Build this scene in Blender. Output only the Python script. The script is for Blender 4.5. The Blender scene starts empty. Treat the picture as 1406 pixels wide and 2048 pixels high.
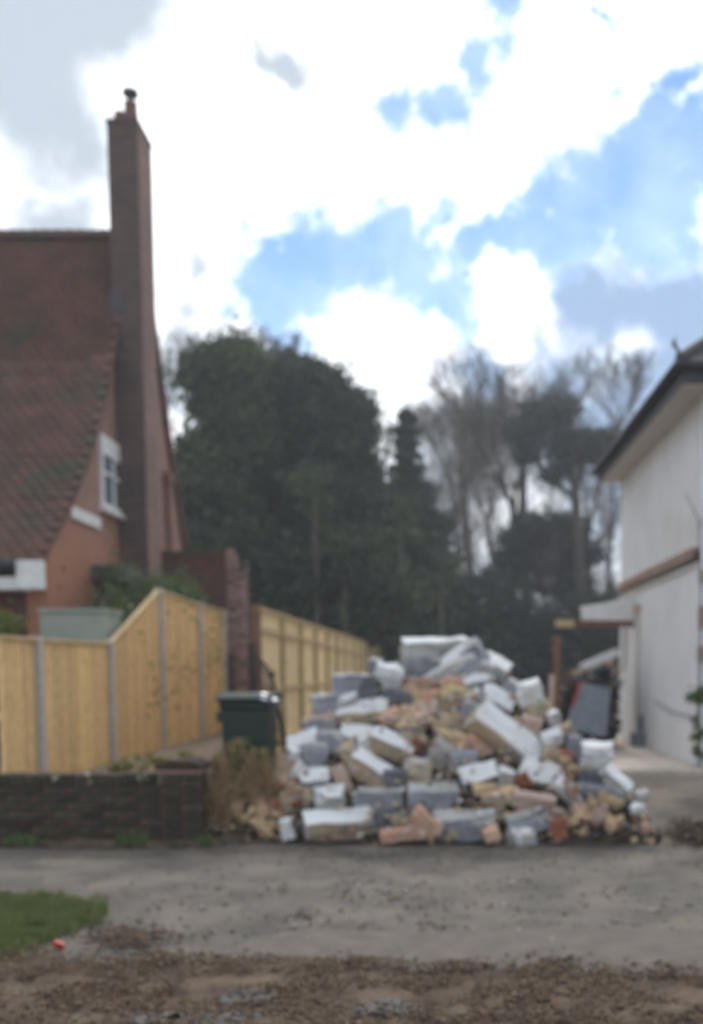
import bpy, math, random
import numpy as np
from mathutils import Vector, Matrix, Euler, noise

random.seed(7); rng = np.random.default_rng(7)
S = bpy.context.scene
COL = S.collection
R = math.radians

# ------------------------------------------------------------------ camera
F = 1960.0; PITCH = R(5.0); EYE = 1.6          # focal length in pixels of the 1406 x 2048 photograph
cd = bpy.data.cameras.new('camera'); cam = bpy.data.objects.new('camera', cd); COL.objects.link(cam)
cam.location = (0, 0, EYE); cam.rotation_euler = (R(90) - PITCH, 0, 0)
cd.sensor_fit = 'VERTICAL'; cd.sensor_height = 36.0; cd.sensor_width = 36.0
cd.lens = F / 2048 * 36.0
cd.shift_x = -175 / 2048; cd.shift_y = 492 / 2048
cd.clip_start = 0.1; cd.clip_end = 3000
cd.dof.use_dof = True; cd.dof.focus_distance = 2.0; cd.dof.aperture_fstop = 1.95
S.camera = cam

# ------------------------------------------------------------------ world, sun, exposure
S.view_settings.view_transform = 'Standard'; S.view_settings.look = 'None'
S.view_settings.exposure = 0.3; S.view_settings.gamma = 1.0; S.view_settings.use_curve_mapping = False
S.cycles.use_denoising = True
S.cycles.max_bounces = 8
SUN_EL, SUN_AZ = R(38), R(4)                   # azimuth measured from +Y towards +X
sd = bpy.data.lights.new('sun', 'SUN'); sd.energy = 1.7; sd.angle = R(10); sd.color = (1, .955, .89)
so = bpy.data.objects.new('sun', sd); COL.objects.link(so)
sdir = Vector((math.sin(SUN_AZ) * math.cos(SUN_EL), math.cos(SUN_AZ) * math.cos(SUN_EL), math.sin(SUN_EL)))
so.rotation_euler = sdir.to_track_quat('Z', 'Y').to_euler()


def ray(x, y):
    b = (1516 - y) / F
    return Vector(((x - 878) / F, math.cos(PITCH) + b * math.sin(PITCH), -math.sin(PITCH) + b * math.cos(PITCH)))


def P(x, y, D):                                 # point seen at photo pixel (x, y) at distance D in depth
    r = ray(x, y); return Vector((r.x / r.y * D, D, EYE + r.z / r.y * D))


def PX(x, y, X):                                # same, on the plane X = const
    r = ray(x, y); return P(x, y, X / r.x * r.y)


W = bpy.data.worlds.new('World'); S.world = W; W.use_nodes = True
nt = W.node_tree; N = nt.nodes; L = nt.links; N.clear()


def nd(t, **k):
    n = N.new(t)
    for a, b in k.items(): setattr(n, a, b)
    return n


def mth(op, a, b=None, clamp=False):
    n = nd('ShaderNodeMath', operation=op, use_clamp=clamp)
    for i, v in enumerate((a, b)):
        if v is None: continue
        if isinstance(v, (int, float)): n.inputs[i].default_value = v
        else: L.new(v, n.inputs[i])
    return n.outputs[0]


def smooth(v, a, b):
    n = nd('ShaderNodeMapRange', interpolation_type='SMOOTHSTEP')
    L.new(v, n.inputs[0]); n.inputs[1].default_value = a; n.inputs[2].default_value = b
    return n.outputs[0]


tc = nd('ShaderNodeTexCoord').outputs['Generated']


def wnoise(scale, detail, rough=.55, vec=None, off=0):
    n = nd('ShaderNodeTexNoise'); n.inputs['Scale'].default_value = scale
    n.inputs['Detail'].default_value = detail; n.inputs['Roughness'].default_value = rough
    a = nd('ShaderNodeVectorMath', operation='ADD'); L.new(vec or tc, a.inputs[0]); a.inputs[1].default_value = (off, off * .7, -off)
    L.new(a.outputs[0], n.inputs['Vector']); return n


n1 = wnoise(6.5, 7, .6)
d1 = nd('ShaderNodeVectorMath', operation='SUBTRACT'); L.new(n1.outputs['Color'], d1.inputs[0]); d1.inputs[1].default_value = (.5, .5, .5)
d2 = nd('ShaderNodeVectorMath', operation='SCALE'); L.new(d1.outputs[0], d2.inputs[0]); d2.inputs['Scale'].default_value = .17
d3 = nd('ShaderNodeVectorMath', operation='ADD'); L.new(tc, d3.inputs[0]); L.new(d2.outputs[0], d3.inputs[1])
WV = d3.outputs[0]


def blobs(lst):
    cur = None
    for (x, y, r) in lst:
        c = ray(x, y).normalized()
        dn = nd('ShaderNodeVectorMath', operation='DISTANCE'); L.new(WV, dn.inputs[0]); dn.inputs[1].default_value = c
        k_ = F * ray(x, y).length; m_ = max(r, 72)
        f = mth('SUBTRACT', r / m_, mth('DIVIDE', dn.outputs['Value'], m_ / k_))
        cur = f if cur is None else mth('MAXIMUM', cur, f)
    return cur


BLUE = [(620, 545, 100), (560, 600, 90), (640, 610, 70), (740, 560, 80), (510, 480, 60), (1330, 250, 70), (545, 505, 78), (500, 545, 50), (585, 590, 85), (540, 655, 62), (455, 640, 40), (690, 530, 88), (660, 590, 66), (785, 505, 90),
        (840, 560, 84), (895, 600, 58), (810, 460, 60), (885, 440, 50), (955, 510, 66), (1030, 500, 62), (1105, 410, 60),
        (1110, 500, 78), (1190, 400, 84), (1170, 500, 66), (1260, 380, 96), (1250, 320, 60), (1345, 350, 110), (1290, 470, 66),
        (1400, 290, 100), (1400, 220, 60), (1350, 150, 60), (778, 230, 52), (868, 205, 56), (930, 92, 56), (990, 35, 66),
        (1190, 172, 34), (890, 0, 30), (1080, 5, 44), (1370, 80, 30), (1480, 300, 120), (1220, 55, 24)]
GREY = [(60, 80, 330), (140, 260, 190), (0, 200, 300), (230, 60, 180), (70, 440, 120), (370, 510, 75), (590, 110, 60), (0, -200, 400),
        (390, 620, 90), (880, 920, 120), (960, 1000, 150), (1080, 900, 170), (1180, 1020, 170), (900, 1120, 120), (1050, 1150, 150), (350, 740, 90)]
GREY2 = [(1200, 650, 120), (1320, 655, 140), (1110, 710, 90), (950, 735, 75), (890, 745, 40), (1400, 720, 160), (1150, 800, 150), (1230, 900, 150), (1340, 770, 150), (1290, 850, 140)]
WHITE_IN = [(880, 568, 34), (1115, 465, 26), (490, 575, 26), (1295, 478, 30), (1180, 430, 14), (1270, 650, 18)]

fine = wnoise(16, 6, .6, off=3.1).outputs['Fac']
fine = mth('MULTIPLY', mth('SUBTRACT', fine, .5), 1.7)
blue_f = mth('ADD', mth('ADD', blobs(BLUE), fine), .1)
blue_f = mth('SUBTRACT', blue_f, mth('MULTIPLY', smooth(mth('ADD', blobs(WHITE_IN), fine), -.15, .7), .75))
blue_in = smooth(mth('ADD', blue_f, mth('MULTIPLY', mth('SUBTRACT', wnoise(30, 7, .7, off=33).outputs['Fac'], .5), 1.3)), -.42, .46)
blue_out = smooth(wnoise(2.4, 7, .55, off=7.7).outputs['Fac'], .53, .62)
vc = ray(760, 420).normalized()
dv = nd('ShaderNodeVectorMath', operation='DISTANCE'); L.new(tc, dv.inputs[0]); dv.inputs[1].default_value = vc
outside = smooth(dv.outputs['Value'], .52, .72)
mixb = nd('ShaderNodeMix'); L.new(outside, mixb.inputs[0]); L.new(blue_in, mixb.inputs[2]); L.new(blue_out, mixb.inputs[3])
blue_mask = mixb.outputs[0]
soft = mth('MULTIPLY', mth('SUBTRACT', wnoise(6, 6, .55, off=5).outputs['Fac'], .5), 2.4)
g1 = smooth(mth('ADD', blobs(GREY), soft), -.32, .55)
g2 = smooth(mth('ADD', blobs(GREY2), mth('MULTIPLY', soft, .9)), -.2, .6)
g_out = mth('MULTIPLY', outside, smooth(wnoise(1.9, 5, .5, off=12).outputs['Fac'], .42, .66))
grey = mth('MAXIMUM', g1, g_out)

SB = .1
def rgb(c):
    n = nd('ShaderNodeRGB'); n.outputs[0].default_value = (*c, 1); return n.outputs[0]
def mixc(f, a, b, mode='MIX'):
    n = nd('ShaderNodeMix', data_type='RGBA', blend_type=mode)
    if isinstance(f, (int, float)): n.inputs[0].default_value = f
    else: L.new(f, n.inputs[0])
    L.new(a, n.inputs[6]); L.new(b, n.inputs[7]); return n.outputs[2]
# clouds glow more towards the hidden sun, everywhere alike otherwise
ds = nd('ShaderNodeVectorMath', operation='DISTANCE'); L.new(tc, ds.inputs[0]); ds.inputs[1].default_value = sdir
near = smooth(ds.outputs['Value'], .95, .0)
glow = mth('ADD', 1.0, mth('MULTIPLY', near, .9))
cw = nd('ShaderNodeVectorMath', operation='SCALE'); L.new(rgb((10.2, 10.5, 10.9)), cw.inputs[0]); L.new(glow, cw.inputs['Scale'])
shade = mth('MULTIPLY', smooth(wnoise(10, 7, .6, off=44).outputs['Fac'], .46, .74), .62)
cloud = mixc(mth('MAXIMUM', grey, shade), cw.outputs[0], rgb((4.9, 5.6, 6.4)))
cloud = mixc(g2, cloud, rgb((3.1, 4.5, 6.8)))
sky = nd('ShaderNodeTexSky', sky_type='NISHITA'); sky.sun_disc = False
sky.sun_elevation = SUN_EL; sky.sun_rotation = SUN_AZ; sky.air_density = 1.0; sky.dust_density = 0.0; sky.ozone_density = 2.0
wisps = mth('MULTIPLY', smooth(wnoise(9, 5, .6, off=21).outputs['Fac'], .35, .75), .3)
skyc = mixc(wisps, sky.outputs[0], rgb((9.5, 10, 10.6)))
gm = nd('ShaderNodeVectorMath', operation='SCALE'); L.new(mixc(1.0, skyc, rgb((.82, .93, 1.0)), 'MULTIPLY'), gm.inputs[0]); gm.inputs['Scale'].default_value = 1.3
col = mixc(blue_mask, cloud, gm.outputs[0])
bg = nd('ShaderNodeBackground'); L.new(col, bg.inputs[0]); bg.inputs[1].default_value = SB
wo = nd('ShaderNodeOutputWorld'); L.new(bg.outputs[0], wo.inputs[0])

# ------------------------------------------------------------------ helpers
def link(o): COL.objects.link(o); return o


def tag(o, label=None, cat=None, group=None, kind=None):
    if label: o['label'] = label
    if cat: o['category'] = cat
    if group: o['group'] = group
    if kind: o['kind'] = kind
    return o


def empty(name, loc, label=None, cat=None, group=None):
    o = link(bpy.data.objects.new(name, None)); o.location = loc; o.empty_display_size = .1
    return tag(o, label, cat, group)


def root_loc(p):
    v = Vector((0, 0, 0))
    while p is not None: v = v + Vector(p.location); p = p.parent
    return v


class MB:
    def __init__(s): s.v = []; s.f = []; s.m = []
    def poly(s, pts, faces, mi=0):
        n = len(s.v); s.v += [tuple(p) for p in pts]
        s.f += [tuple(i + n for i in f) for f in faces]
        s.m += [mi] * len(faces) if isinstance(mi, int) else list(mi)
        return s
    def box(s, a, b, mi=0, M=None):
        (x0, y0, z0), (x1, y1, z1) = a, b
        p = [Vector(q) for q in ((x0, y0, z0), (x1, y0, z0), (x1, y1, z0), (x0, y1, z0), (x0, y0, z1), (x1, y0, z1), (x1, y1, z1), (x0, y1, z1))]
        if M is not None: p = [M @ q for q in p]
        return s.poly(p, [(0, 3, 2, 1), (4, 5, 6, 7), (0, 1, 5, 4), (1, 2, 6, 5), (2, 3, 7, 6), (3, 0, 4, 7)], mi)
    def prism(s, prof, ax, a, b, mi=0):        # prof: list of (u, v); ax 'x': u=y, v=z ; 'y': u=x, v=z ; 'z'
        n = len(prof)
        def q(t, u, v): return (t, u, v) if ax == 'x' else ((u, t, v) if ax == 'y' else (u, v, t))
        pts = [q(a, *p) for p in prof] + [q(b, *p) for p in prof]
        return s.poly(pts, [tuple(range(n))[::-1], tuple(range(n, 2 * n))] + [(i, (i + 1) % n, n + (i + 1) % n, n + i) for i in range(n)], mi)
    def tube(s, pts, rad, k=6, mi=0, cap=True):
        pts = [Vector(p) for p in pts]
        if not hasattr(rad, '__len__'): rad = [rad] * len(pts)
        n0 = len(s.v)
        for i, p in enumerate(pts):
            d = (pts[min(i + 1, len(pts) - 1)] - pts[max(i - 1, 0)]).normalized()
            a = d.orthogonal().normalized() if i == 0 else (a - d * a.dot(d)).normalized()
            b = d.cross(a)
            for j in range(k):
                t = 2 * math.pi * j / k
                s.v.append(tuple(p + (a * math.cos(t) + b * math.sin(t)) * rad[i]))
        for i in range(len(pts) - 1):
            for j in range(k):
                s.f.append((n0 + i * k + j, n0 + i * k + (j + 1) % k, n0 + (i + 1) * k + (j + 1) % k, n0 + (i + 1) * k + j)); s.m.append(mi)
        if cap:
            s.f.append(tuple(n0 + j for j in range(k))[::-1]); s.f.append(tuple(n0 + (len(pts) - 1) * k + j for j in range(k))); s.m += [mi, mi]
        return s
    def build(s, name, mats, parent=None, smooth=False, bevel=0):
        o0 = root_loc(parent)
        me = bpy.data.meshes.new(name)
        me.from_pydata([(p[0] - o0.x, p[1] - o0.y, p[2] - o0.z) for p in s.v], [], s.f)
        if not isinstance(mats, (list, tuple)): mats = [mats]
        for m in mats: me.materials.append(m)
        me.polygons.foreach_set('material_index', s.m)
        if smooth: me.polygons.foreach_set('use_smooth', [True] * len(s.f))
        me.update()
        o = link(bpy.data.objects.new(name, me)); o.parent = parent
        if bevel:
            b = o.modifiers.new('edge', 'BEVEL'); b.width = bevel; b.segments = 2; b.limit_method = 'ANGLE'
        return o


def npmesh(name, V, Fq, mat, parent=None, mi=None, mats=None):     # quads / tris from numpy
    o0 = root_loc(parent); V = np.asarray(V, dtype=np.float32) - np.array(o0, dtype=np.float32)
    Fq = np.asarray(Fq, dtype=np.int32); k = Fq.shape[1]
    me = bpy.data.meshes.new(name)
    me.vertices.add(len(V)); me.vertices.foreach_set('co', V.ravel())
    me.loops.add(Fq.size); me.loops.foreach_set('vertex_index', Fq.ravel())
    me.polygons.add(len(Fq)); me.polygons.foreach_set('loop_start', np.arange(0, Fq.size, k, dtype=np.int32))
    me.polygons.foreach_set('loop_total', np.full(len(Fq), k, dtype=np.int32))
    for m in (mats or [mat]): me.materials.append(m)
    if mi is not None: me.polygons.foreach_set('material_index', np.asarray(mi, dtype=np.int32))
    me.update(calc_edges=True); me.validate()
    o = link(bpy.data.objects.new(name, me)); o.parent = parent
    return o


def mat(name, c, c2=None, scale=6, rough=.85, bump=.0, bscale=None, rnd=.0, detail=5, contrast=(.35, .65), c3=None, s3=2, f3=(.5, .65), spec=.3, coord='Object', trans=None, metal=0):
    m = bpy.data.materials.new(name); m.use_nodes = True; t = m.node_tree; n_ = t.nodes; l_ = t.links
    b = n_['Principled BSDF']; b.inputs['Roughness'].default_value = rough; b.inputs['Specular IOR Level'].default_value = spec
    b.inputs['Metallic'].default_value = metal
    tcn = n_.new('ShaderNodeTexCoord'); geo = n_.new('ShaderNodeNewGeometry')
    src = geo.outputs['Position'] if coord == 'World' else tcn.outputs['Object']
    base = n_.new('ShaderNodeRGB'); base.outputs[0].default_value = (*c, 1); out = base.outputs[0]
    def nz(sc, dt=detail, vec=None):
        n = n_.new('ShaderNodeTexNoise'); n.inputs['Scale'].default_value = sc; n.inputs['Detail'].default_value = dt
        n.inputs['Roughness'].default_value = .6; l_.new(vec or src, n.inputs['Vector']); return n.outputs['Fac']
    def mx(f, a, col):
        x = n_.new('ShaderNodeMix'); x.data_type = 'RGBA'; l_.new(f, x.inputs[0]); l_.new(a, x.inputs[6]); x.inputs[7].default_value = (*col, 1); return x.outputs[2]
    def mr(v, a, bb):
        x = n_.new('ShaderNodeMapRange'); l_.new(v, x.inputs[0]); x.inputs[1].default_value = a; x.inputs[2].default_value = bb; return x.outputs[0]
    if c2: out = mx(mr(nz(scale), *contrast), out, c2)
    if c3: out = mx(mr(nz(s3, 4), *f3), out, c3)
    if rnd:
        oi = n_.new('ShaderNodeObjectInfo'); h = n_.new('ShaderNodeHueSaturation'); l_.new(out, h.inputs['Color'])
        x = n_.new('ShaderNodeMapRange'); l_.new(oi.outputs['Random'], x.inputs[0]); x.inputs[3].default_value = 1 - rnd; x.inputs[4].default_value = 1 + rnd
        l_.new(x.outputs[0], h.inputs['Value'])
        r2 = n_.new('ShaderNodeMath'); r2.operation = 'MULTIPLY'; l_.new(oi.outputs['Random'], r2.inputs[0]); r2.inputs[1].default_value = 7.31
        r3 = n_.new('ShaderNodeMath'); r3.operation = 'FRACT'; l_.new(r2.outputs[0], r3.inputs[0])
        x2 = n_.new('ShaderNodeMapRange'); l_.new(r3.outputs[0], x2.inputs[0]); x2.inputs[3].default_value = .5 - rnd * .05; x2.inputs[4].default_value = .5 + rnd * .05
        l_.new(x2.outputs[0], h.inputs['Hue']); out = h.outputs[0]
    l_.new(out, b.inputs['Base Color'])
    if bump:
        bn = n_.new('ShaderNodeBump'); bn.inputs['Strength'].default_value = bump; bn.inputs['Distance'].default_value = .02
        l_.new(nz(bscale or scale * 4, 6), bn.inputs['Height']); l_.new(bn.outputs[0], b.inputs['Normal'])
    if trans:
        tr = n_.new('ShaderNodeBsdfTranslucent'); tr.inputs[0].default_value = (*trans, 1)
        ms = n_.new('ShaderNodeMixShader'); ms.inputs[0].default_value = .35
        l_.new(b.outputs[0], ms.inputs[1]); l_.new(tr.outputs[0], ms.inputs[2]); l_.new(ms.outputs[0], n_['Material Output'].inputs[0])
    return m


def brick_mat(name, c1, c2, mortar, axis='x', dirt=(.08, .07, .06), low=None, zsplit=None):
    """brick bond on a wall; axis 'x': wall runs along X, 'y': along Y"""
    m = bpy.data.materials.new(name); m.use_nodes = True; t = m.node_tree; n_ = t.nodes; l_ = t.links
    b = n_['Principled BSDF']; b.inputs['Roughness'].default_value = .9; b.inputs['Specular IOR Level'].default_value = .2
    geo = n_.new('ShaderNodeNewGeometry'); sp = n_.new('ShaderNodeSeparateXYZ'); l_.new(geo.outputs['Position'], sp.inputs[0])
    cb = n_.new('ShaderNodeCombineXYZ'); l_.new(sp.outputs['X' if axis == 'x' else 'Y'], cb.inputs[0]); l_.new(sp.outputs['Z'], cb.inputs[1])
    br = n_.new('ShaderNodeTexBrick'); l_.new(cb.outputs[0], br.inputs['Vector'])
    br.inputs['Scale'].default_value = 1; br.inputs['Brick Width'].default_value = .225; br.inputs['Row Height'].default_value = .075
    br.inputs['Mortar Size'].default_value = .006; br.inputs['Mortar Smooth'].default_value = .3
    br.inputs['Color1'].default_value = (*c1, 1); br.inputs['Color2'].default_value = (*c2, 1); br.inputs['Mortar'].default_value = (*mortar, 1)
    ns = n_.new('ShaderNodeTexNoise'); ns.inputs['Scale'].default_value = 1.3; ns.inputs['Detail'].default_value = 6; l_.new(geo.outputs['Position'], ns.inputs['Vector'])
    mr = n_.new('ShaderNodeMapRange'); l_.new(ns.outputs['Fac'], mr.inputs[0]); mr.inputs[1].default_value = .4; mr.inputs[2].default_value = .72; mr.inputs[4].default_value = .55
    mx = n_.new('ShaderNodeMix'); mx.data_type = 'RGBA'; l_.new(mr.outputs[0], mx.inputs[0]); l_.new(br.outputs['Color'], mx.inputs[6]); mx.inputs[7].default_value = (*dirt, 1)
    out = mx.outputs[2]
    if low:       # flare put into the colour: upper brick washed out, lower more orange
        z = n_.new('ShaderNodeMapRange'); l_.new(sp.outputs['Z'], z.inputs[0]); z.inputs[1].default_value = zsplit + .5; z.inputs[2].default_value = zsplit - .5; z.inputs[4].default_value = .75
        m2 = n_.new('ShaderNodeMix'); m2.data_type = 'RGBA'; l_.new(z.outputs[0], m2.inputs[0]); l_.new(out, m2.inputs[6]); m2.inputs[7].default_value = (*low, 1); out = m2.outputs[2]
    l_.new(out, b.inputs['Base Color'])
    bn = n_.new('ShaderNodeBump'); bn.inputs['Strength'].default_value = .6; bn.inputs['Distance'].default_value = .01; bn.invert = True
    l_.new(br.outputs['Fac'], bn.inputs['Height']); l_.new(bn.outputs[0], b.inputs['Normal'])
    return m


M = dict(
    tarmac=mat('tarmac', (.15, .132, .112), (.085, .078, .07), 1.6, .9, .6, 60, c3=(.185, .155, .125), s3=2.1, f3=(.45, .66), coord='World'),
    soil=mat('soil', (.17, .125, .085), (.09, .065, .045), 7, .95, .8, 30, c3=(.26, .2, .14), s3=2.2, coord='World'),
    drive=mat('drive', (.2, .165, .13), (.13, .11, .09), 3, .95, .6, 40, c3=(.27, .22, .17), s3=1.1, coord='World'),
    field=mat('field', (.07, .08, .04), (.05, .05, .03), .5, .95, .5, 4, coord='World'),
    mud=mat('mud', (.14, .093, .062), (.08, .055, .04), 9, .95, 1, 40, c3=(.17, .125, .09), s3=4, coord='World'),
    sand=mat('sand', (.17, .142, .12), (.12, .105, .09), 5, .95, .5, 50, coord='World'),
    stone=mat('stone', (.13, .125, .12), (.085, .08, .078), 8, .85, .5, 40, rnd=.2),
    litter=mat('litter', (.2, .13, .08), (.11, .075, .05), 30, .9, rnd=.3),
    litter2=mat('litter_pale', (.2, .145, .09), (.13, .09, .06), 30, .9),
    tile=mat('tile', (.165, .082, .06), (.1, .06, .047), 2.2, .9, .4, 30, rnd=.1, c3=(.075, .068, .05), s3=.9, f3=(.5, .7), coord='World'),
    white=mat('white_paint', (.78, .78, .78), (.66, .65, .63), 5, .5, .1),
    cream=mat('cream_paint', (.6, .57, .52), (.5, .48, .44), 5, .6, .1),
    dark=mat('dark_paint', (.025, .027, .035), (.04, .042, .05), 6, .45),
    lead=mat('lead', (.09, .085, .09), (.06, .058, .062), 6, .7),
    pot=mat('terracotta', (.2, .09, .07), (.14, .07, .055), 6, .85),
    render=mat('render_wall', (.82, .82, .83), (.74, .74, .745), 1.6, .9, .5, 45, c3=(.7, .66, .63), s3=.7, f3=(.55, .75), coord='World'),
    wood=mat('fence_wood', (.84, .6, .3), (.68, .47, .22), 9, .8, .35, 30, rnd=.15, coord='World'),
    wood2=mat('fence_wood_pale', (.82, .64, .37), (.68, .52, .28), 5, .8, .35, 30, rnd=.1, coord='World'),
    post2=mat('olive_post', (.4, .31, .16), (.3, .23, .12), 8, .8, .3),
    cap=mat('capping_wood', (.58, .42, .22), (.44, .3, .15), 8, .8, .2),
    cpost=mat('concrete_post', (.52, .475, .44), (.42, .38, .355), 12, .9, .4, 60),
    oldwood=mat('old_timber', (.24, .12, .075), (.13, .075, .05), 14, .85, .4),
    bin=mat('bin_plastic', (.01, .026, .02), (.016, .036, .028), 4, .42, spec=.5),
    lid=mat('lid_plastic', (.012, .034, .026), (.022, .04, .035), 3, .7, spec=.25),
    bluebag=mat('blue_plastic', (.05, .075, .13), (.1, .13, .19), 8, .35, spec=.6),
    rubber=mat('rubber', (.02, .02, .02), (.03, .03, .03), 8, .8),
    iron=mat('iron', (.03, .028, .028), (.07, .045, .035), 20, .6),
    oldbrick=mat('old_brick', (.12, .07, .052), (.07, .047, .037), 10, .92, .8, 40, rnd=.35, c3=(.045, .05, .03), s3=4, f3=(.5, .65)),
    pierbrick=mat('pier_brick', (.44, .28, .24), (.34, .215, .185), 12, .92, .8, 40, rnd=.25, c3=(.26, .2, .18), s3=3, f3=(.55, .7)),
    mortar=mat('mortar', (.06, .05, .042), (.038, .033, .028), 12, .95, .8, 40),
    lichen=mat('pale_mortar', (.52, .49, .44), (.4, .37, .32), 14, .95, .6),
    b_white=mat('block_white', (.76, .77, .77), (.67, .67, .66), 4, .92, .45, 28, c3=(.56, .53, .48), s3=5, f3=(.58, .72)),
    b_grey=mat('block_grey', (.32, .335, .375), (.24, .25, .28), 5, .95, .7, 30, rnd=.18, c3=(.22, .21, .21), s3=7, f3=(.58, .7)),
    b_dark=mat('block_dark', (.16, .17, .195), (.11, .11, .12), 5, .95, .7, 30, rnd=.15),
    b_tan=mat('block_tan', (.5, .4, .275), (.42, .33, .225), 5, .95, .8, 30, rnd=.16, c3=(.3, .28, .25), s3=4, f3=(.55, .7)),
    b_pale=mat('block_pale', (.46, .455, .44), (.36, .35, .335), 5, .92, .5, 30, rnd=.1),
    salmon=mat('salmon_brick', (.62, .37, .26), (.5, .27, .19), 9, .92, .8, 40, rnd=.22, c3=(.55, .45, .35), s3=7, f3=(.52, .66)),
    red=mat('red_brick', (.33, .1, .06), (.22, .075, .05), 9, .92, .8, 40, rnd=.2),
    yellow=mat('sand_rubble', (.72, .54, .32), (.58, .41, .23), 8, .95, .9, 40, rnd=.22, c3=(.62, .42, .3), s3=6),
    pink=mat('pink_brick', (.58, .43, .36), (.46, .32, .26), 8, .92, .8, 40, rnd=.15),
    core=mat('pile_dirt', (.12, .09, .068), (.06, .048, .038), 8, .95, 1, 30, coord='World'),
    leafA=mat('leaf_dark', (.075, .095, .062), (.045, .06, .048), .6, .7, trans=(.03, .05, .015), coord='World'),
    leafB=mat('leaf_mid', (.13, .17, .07), (.06, .08, .05), .7, .7, trans=(.05, .075, .02), coord='World'),
    leafC=mat('leaf_bush', (.17, .23, .09), (.11, .155, .065), 3, .6, trans=(.07, .12, .03), coord='World'),
    leafY=mat('leaf_yellow', (.34, .31, .05), (.2, .22, .045), 5, .7, trans=(.2, .2, .03), coord='World'),
    needle=mat('needle', (.045, .062, .05), (.03, .042, .038), .8, .75, coord='World'),
    pine=mat('pine_needle', (.035, .034, .034), (.022, .022, .024), .8, .75, coord='World'),
    under=mat('undergrowth_leaf', (.04, .05, .042), (.027, .033, .031), .5, .8, coord='World'),
    bark=mat('bark', (.09, .078, .065), (.05, .043, .037), 5, .9, .5, coord='World'),
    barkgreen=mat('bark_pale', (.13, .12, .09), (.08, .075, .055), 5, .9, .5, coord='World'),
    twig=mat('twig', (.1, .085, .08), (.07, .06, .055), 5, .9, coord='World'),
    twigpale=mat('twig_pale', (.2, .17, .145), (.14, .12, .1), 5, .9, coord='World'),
    dry=mat('dry_stem', (.38, .26, .14), (.24, .16, .09), 9, .9, coord='World'),
    grass=mat('grass_blade', (.26, .27, .11), (.17, .18, .075), 4, .7, trans=(.07, .12, .03), coord='World'),
    shedg=mat('shed_paint', (.33, .36, .31), (.28, .31, .27), 4, .8, .2),
    slab=mat('patio_slab', (.52, .45, .38), (.42, .36, .3), 4, .9, .4, 50, rnd=.1),
    board=mat('grey_board', (.2, .225, .26), (.16, .18, .21), 6, .8, .2),
    sheet=mat('pale_sheet', (.82, .81, .8), (.7, .69, .67), 6, .7, .2),
    redp=mat('red_plastic', (.5, .05, .035), (.4, .04, .03), 8, .4),
    blackbag=mat('black_plastic', (.02, .02, .025), (.03, .03, .035), 8, .4),
)
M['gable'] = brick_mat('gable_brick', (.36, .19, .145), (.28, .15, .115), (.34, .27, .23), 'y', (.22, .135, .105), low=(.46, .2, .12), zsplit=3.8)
M['chimx'] = brick_mat('chimney_brick_front', (.145, .088, .072), (.09, .062, .055), (.13, .115, .11), 'x', (.055, .052, .058))  # stack front darker than its side: shade put into the brick colour
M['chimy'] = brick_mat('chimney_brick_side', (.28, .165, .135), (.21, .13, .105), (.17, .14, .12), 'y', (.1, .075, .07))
M['fbrick'] = brick_mat('front_brick', (.16, .06, .045), (.12, .05, .04), (.12, .1, .09), 'x')
gl = bpy.data.materials.new('window_glass'); gl.use_nodes = True
g = gl.node_tree.nodes['Principled BSDF']; g.inputs['Base Color'].default_value = (.12, .17, .2, 1); g.inputs['Roughness'].default_value = .08; g.inputs['Specular IOR Level'].default_value = 1
M['glass'] = gl


def smoothstep(a, b, x):
    t = min(1, max(0, (x - a) / (b - a))); return t * t * (3 - 2 * t)


def height(x, y):                                # the lie of the land
    lf = 1 - smoothstep(-2.3, -1.2, x)           # 1 on the left bank
    left = .44 * smoothstep(9.25, 10.6, y)
    right = .30 * smoothstep(9.6, 12.4, y)
    if x < -2.3 and y > 9.2: left = .3 + .14 * smoothstep(9.2, 12, y)
    if x > 1.2: right += .03 * smoothstep(12, 13, y)
    h = left * lf + right * (1 - lf)
    if y > 25: h *= 1
    return h


# ------------------------------------------------------------------ ground
def grid(name, xs, ys, hf, m, n_amp=0, n_s=3):
    xs = np.array(xs); ys = np.array(ys)
    V = []
    for y in ys:
        for x in xs:
            z = hf(x, y)
            if n_amp: z += n_amp * (noise.noise(Vector((x * n_s, y * n_s, 3.3))) + .5 * noise.noise(Vector((x * n_s * 2.7, y * n_s * 2.7, 1.3))))
            V.append((x, y, z))
    nx = len(xs); I = np.arange((len(ys) - 1) * nx).reshape(-1, nx)[:, :-1].ravel()
    Fq = np.stack([I, I + 1, I + 1 + nx, I + nx], 1)
    o = npmesh(name, V, Fq, m); o.data.polygons.foreach_set('use_smooth', [True] * len(Fq)); return o


xs = np.concatenate([[-240, -120, -40, -16], np.arange(-9, 9.01, .15), [16, 40, 120, 240]])
ys = np.concatenate([[-30, -8, 0, 2, 3], np.arange(4, 22, .15), [24, 30, 40, 60, 120, 260, 400]])
tag(grid('ground', xs, ys, lambda x, y: height(x, y) - .02 - (.06 if y < 9.0 else 0), M['drive'], .012, 2.5), kind='structure')
xs = np.linspace(-9, 9, 140)
tag(grid('pavement', xs, np.arange(3.9, 9.12, .09), lambda x, y: 0 + .004 * math.sin(x * 1.3 + y), M['tarmac'], .004, 3), kind='structure')
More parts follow.
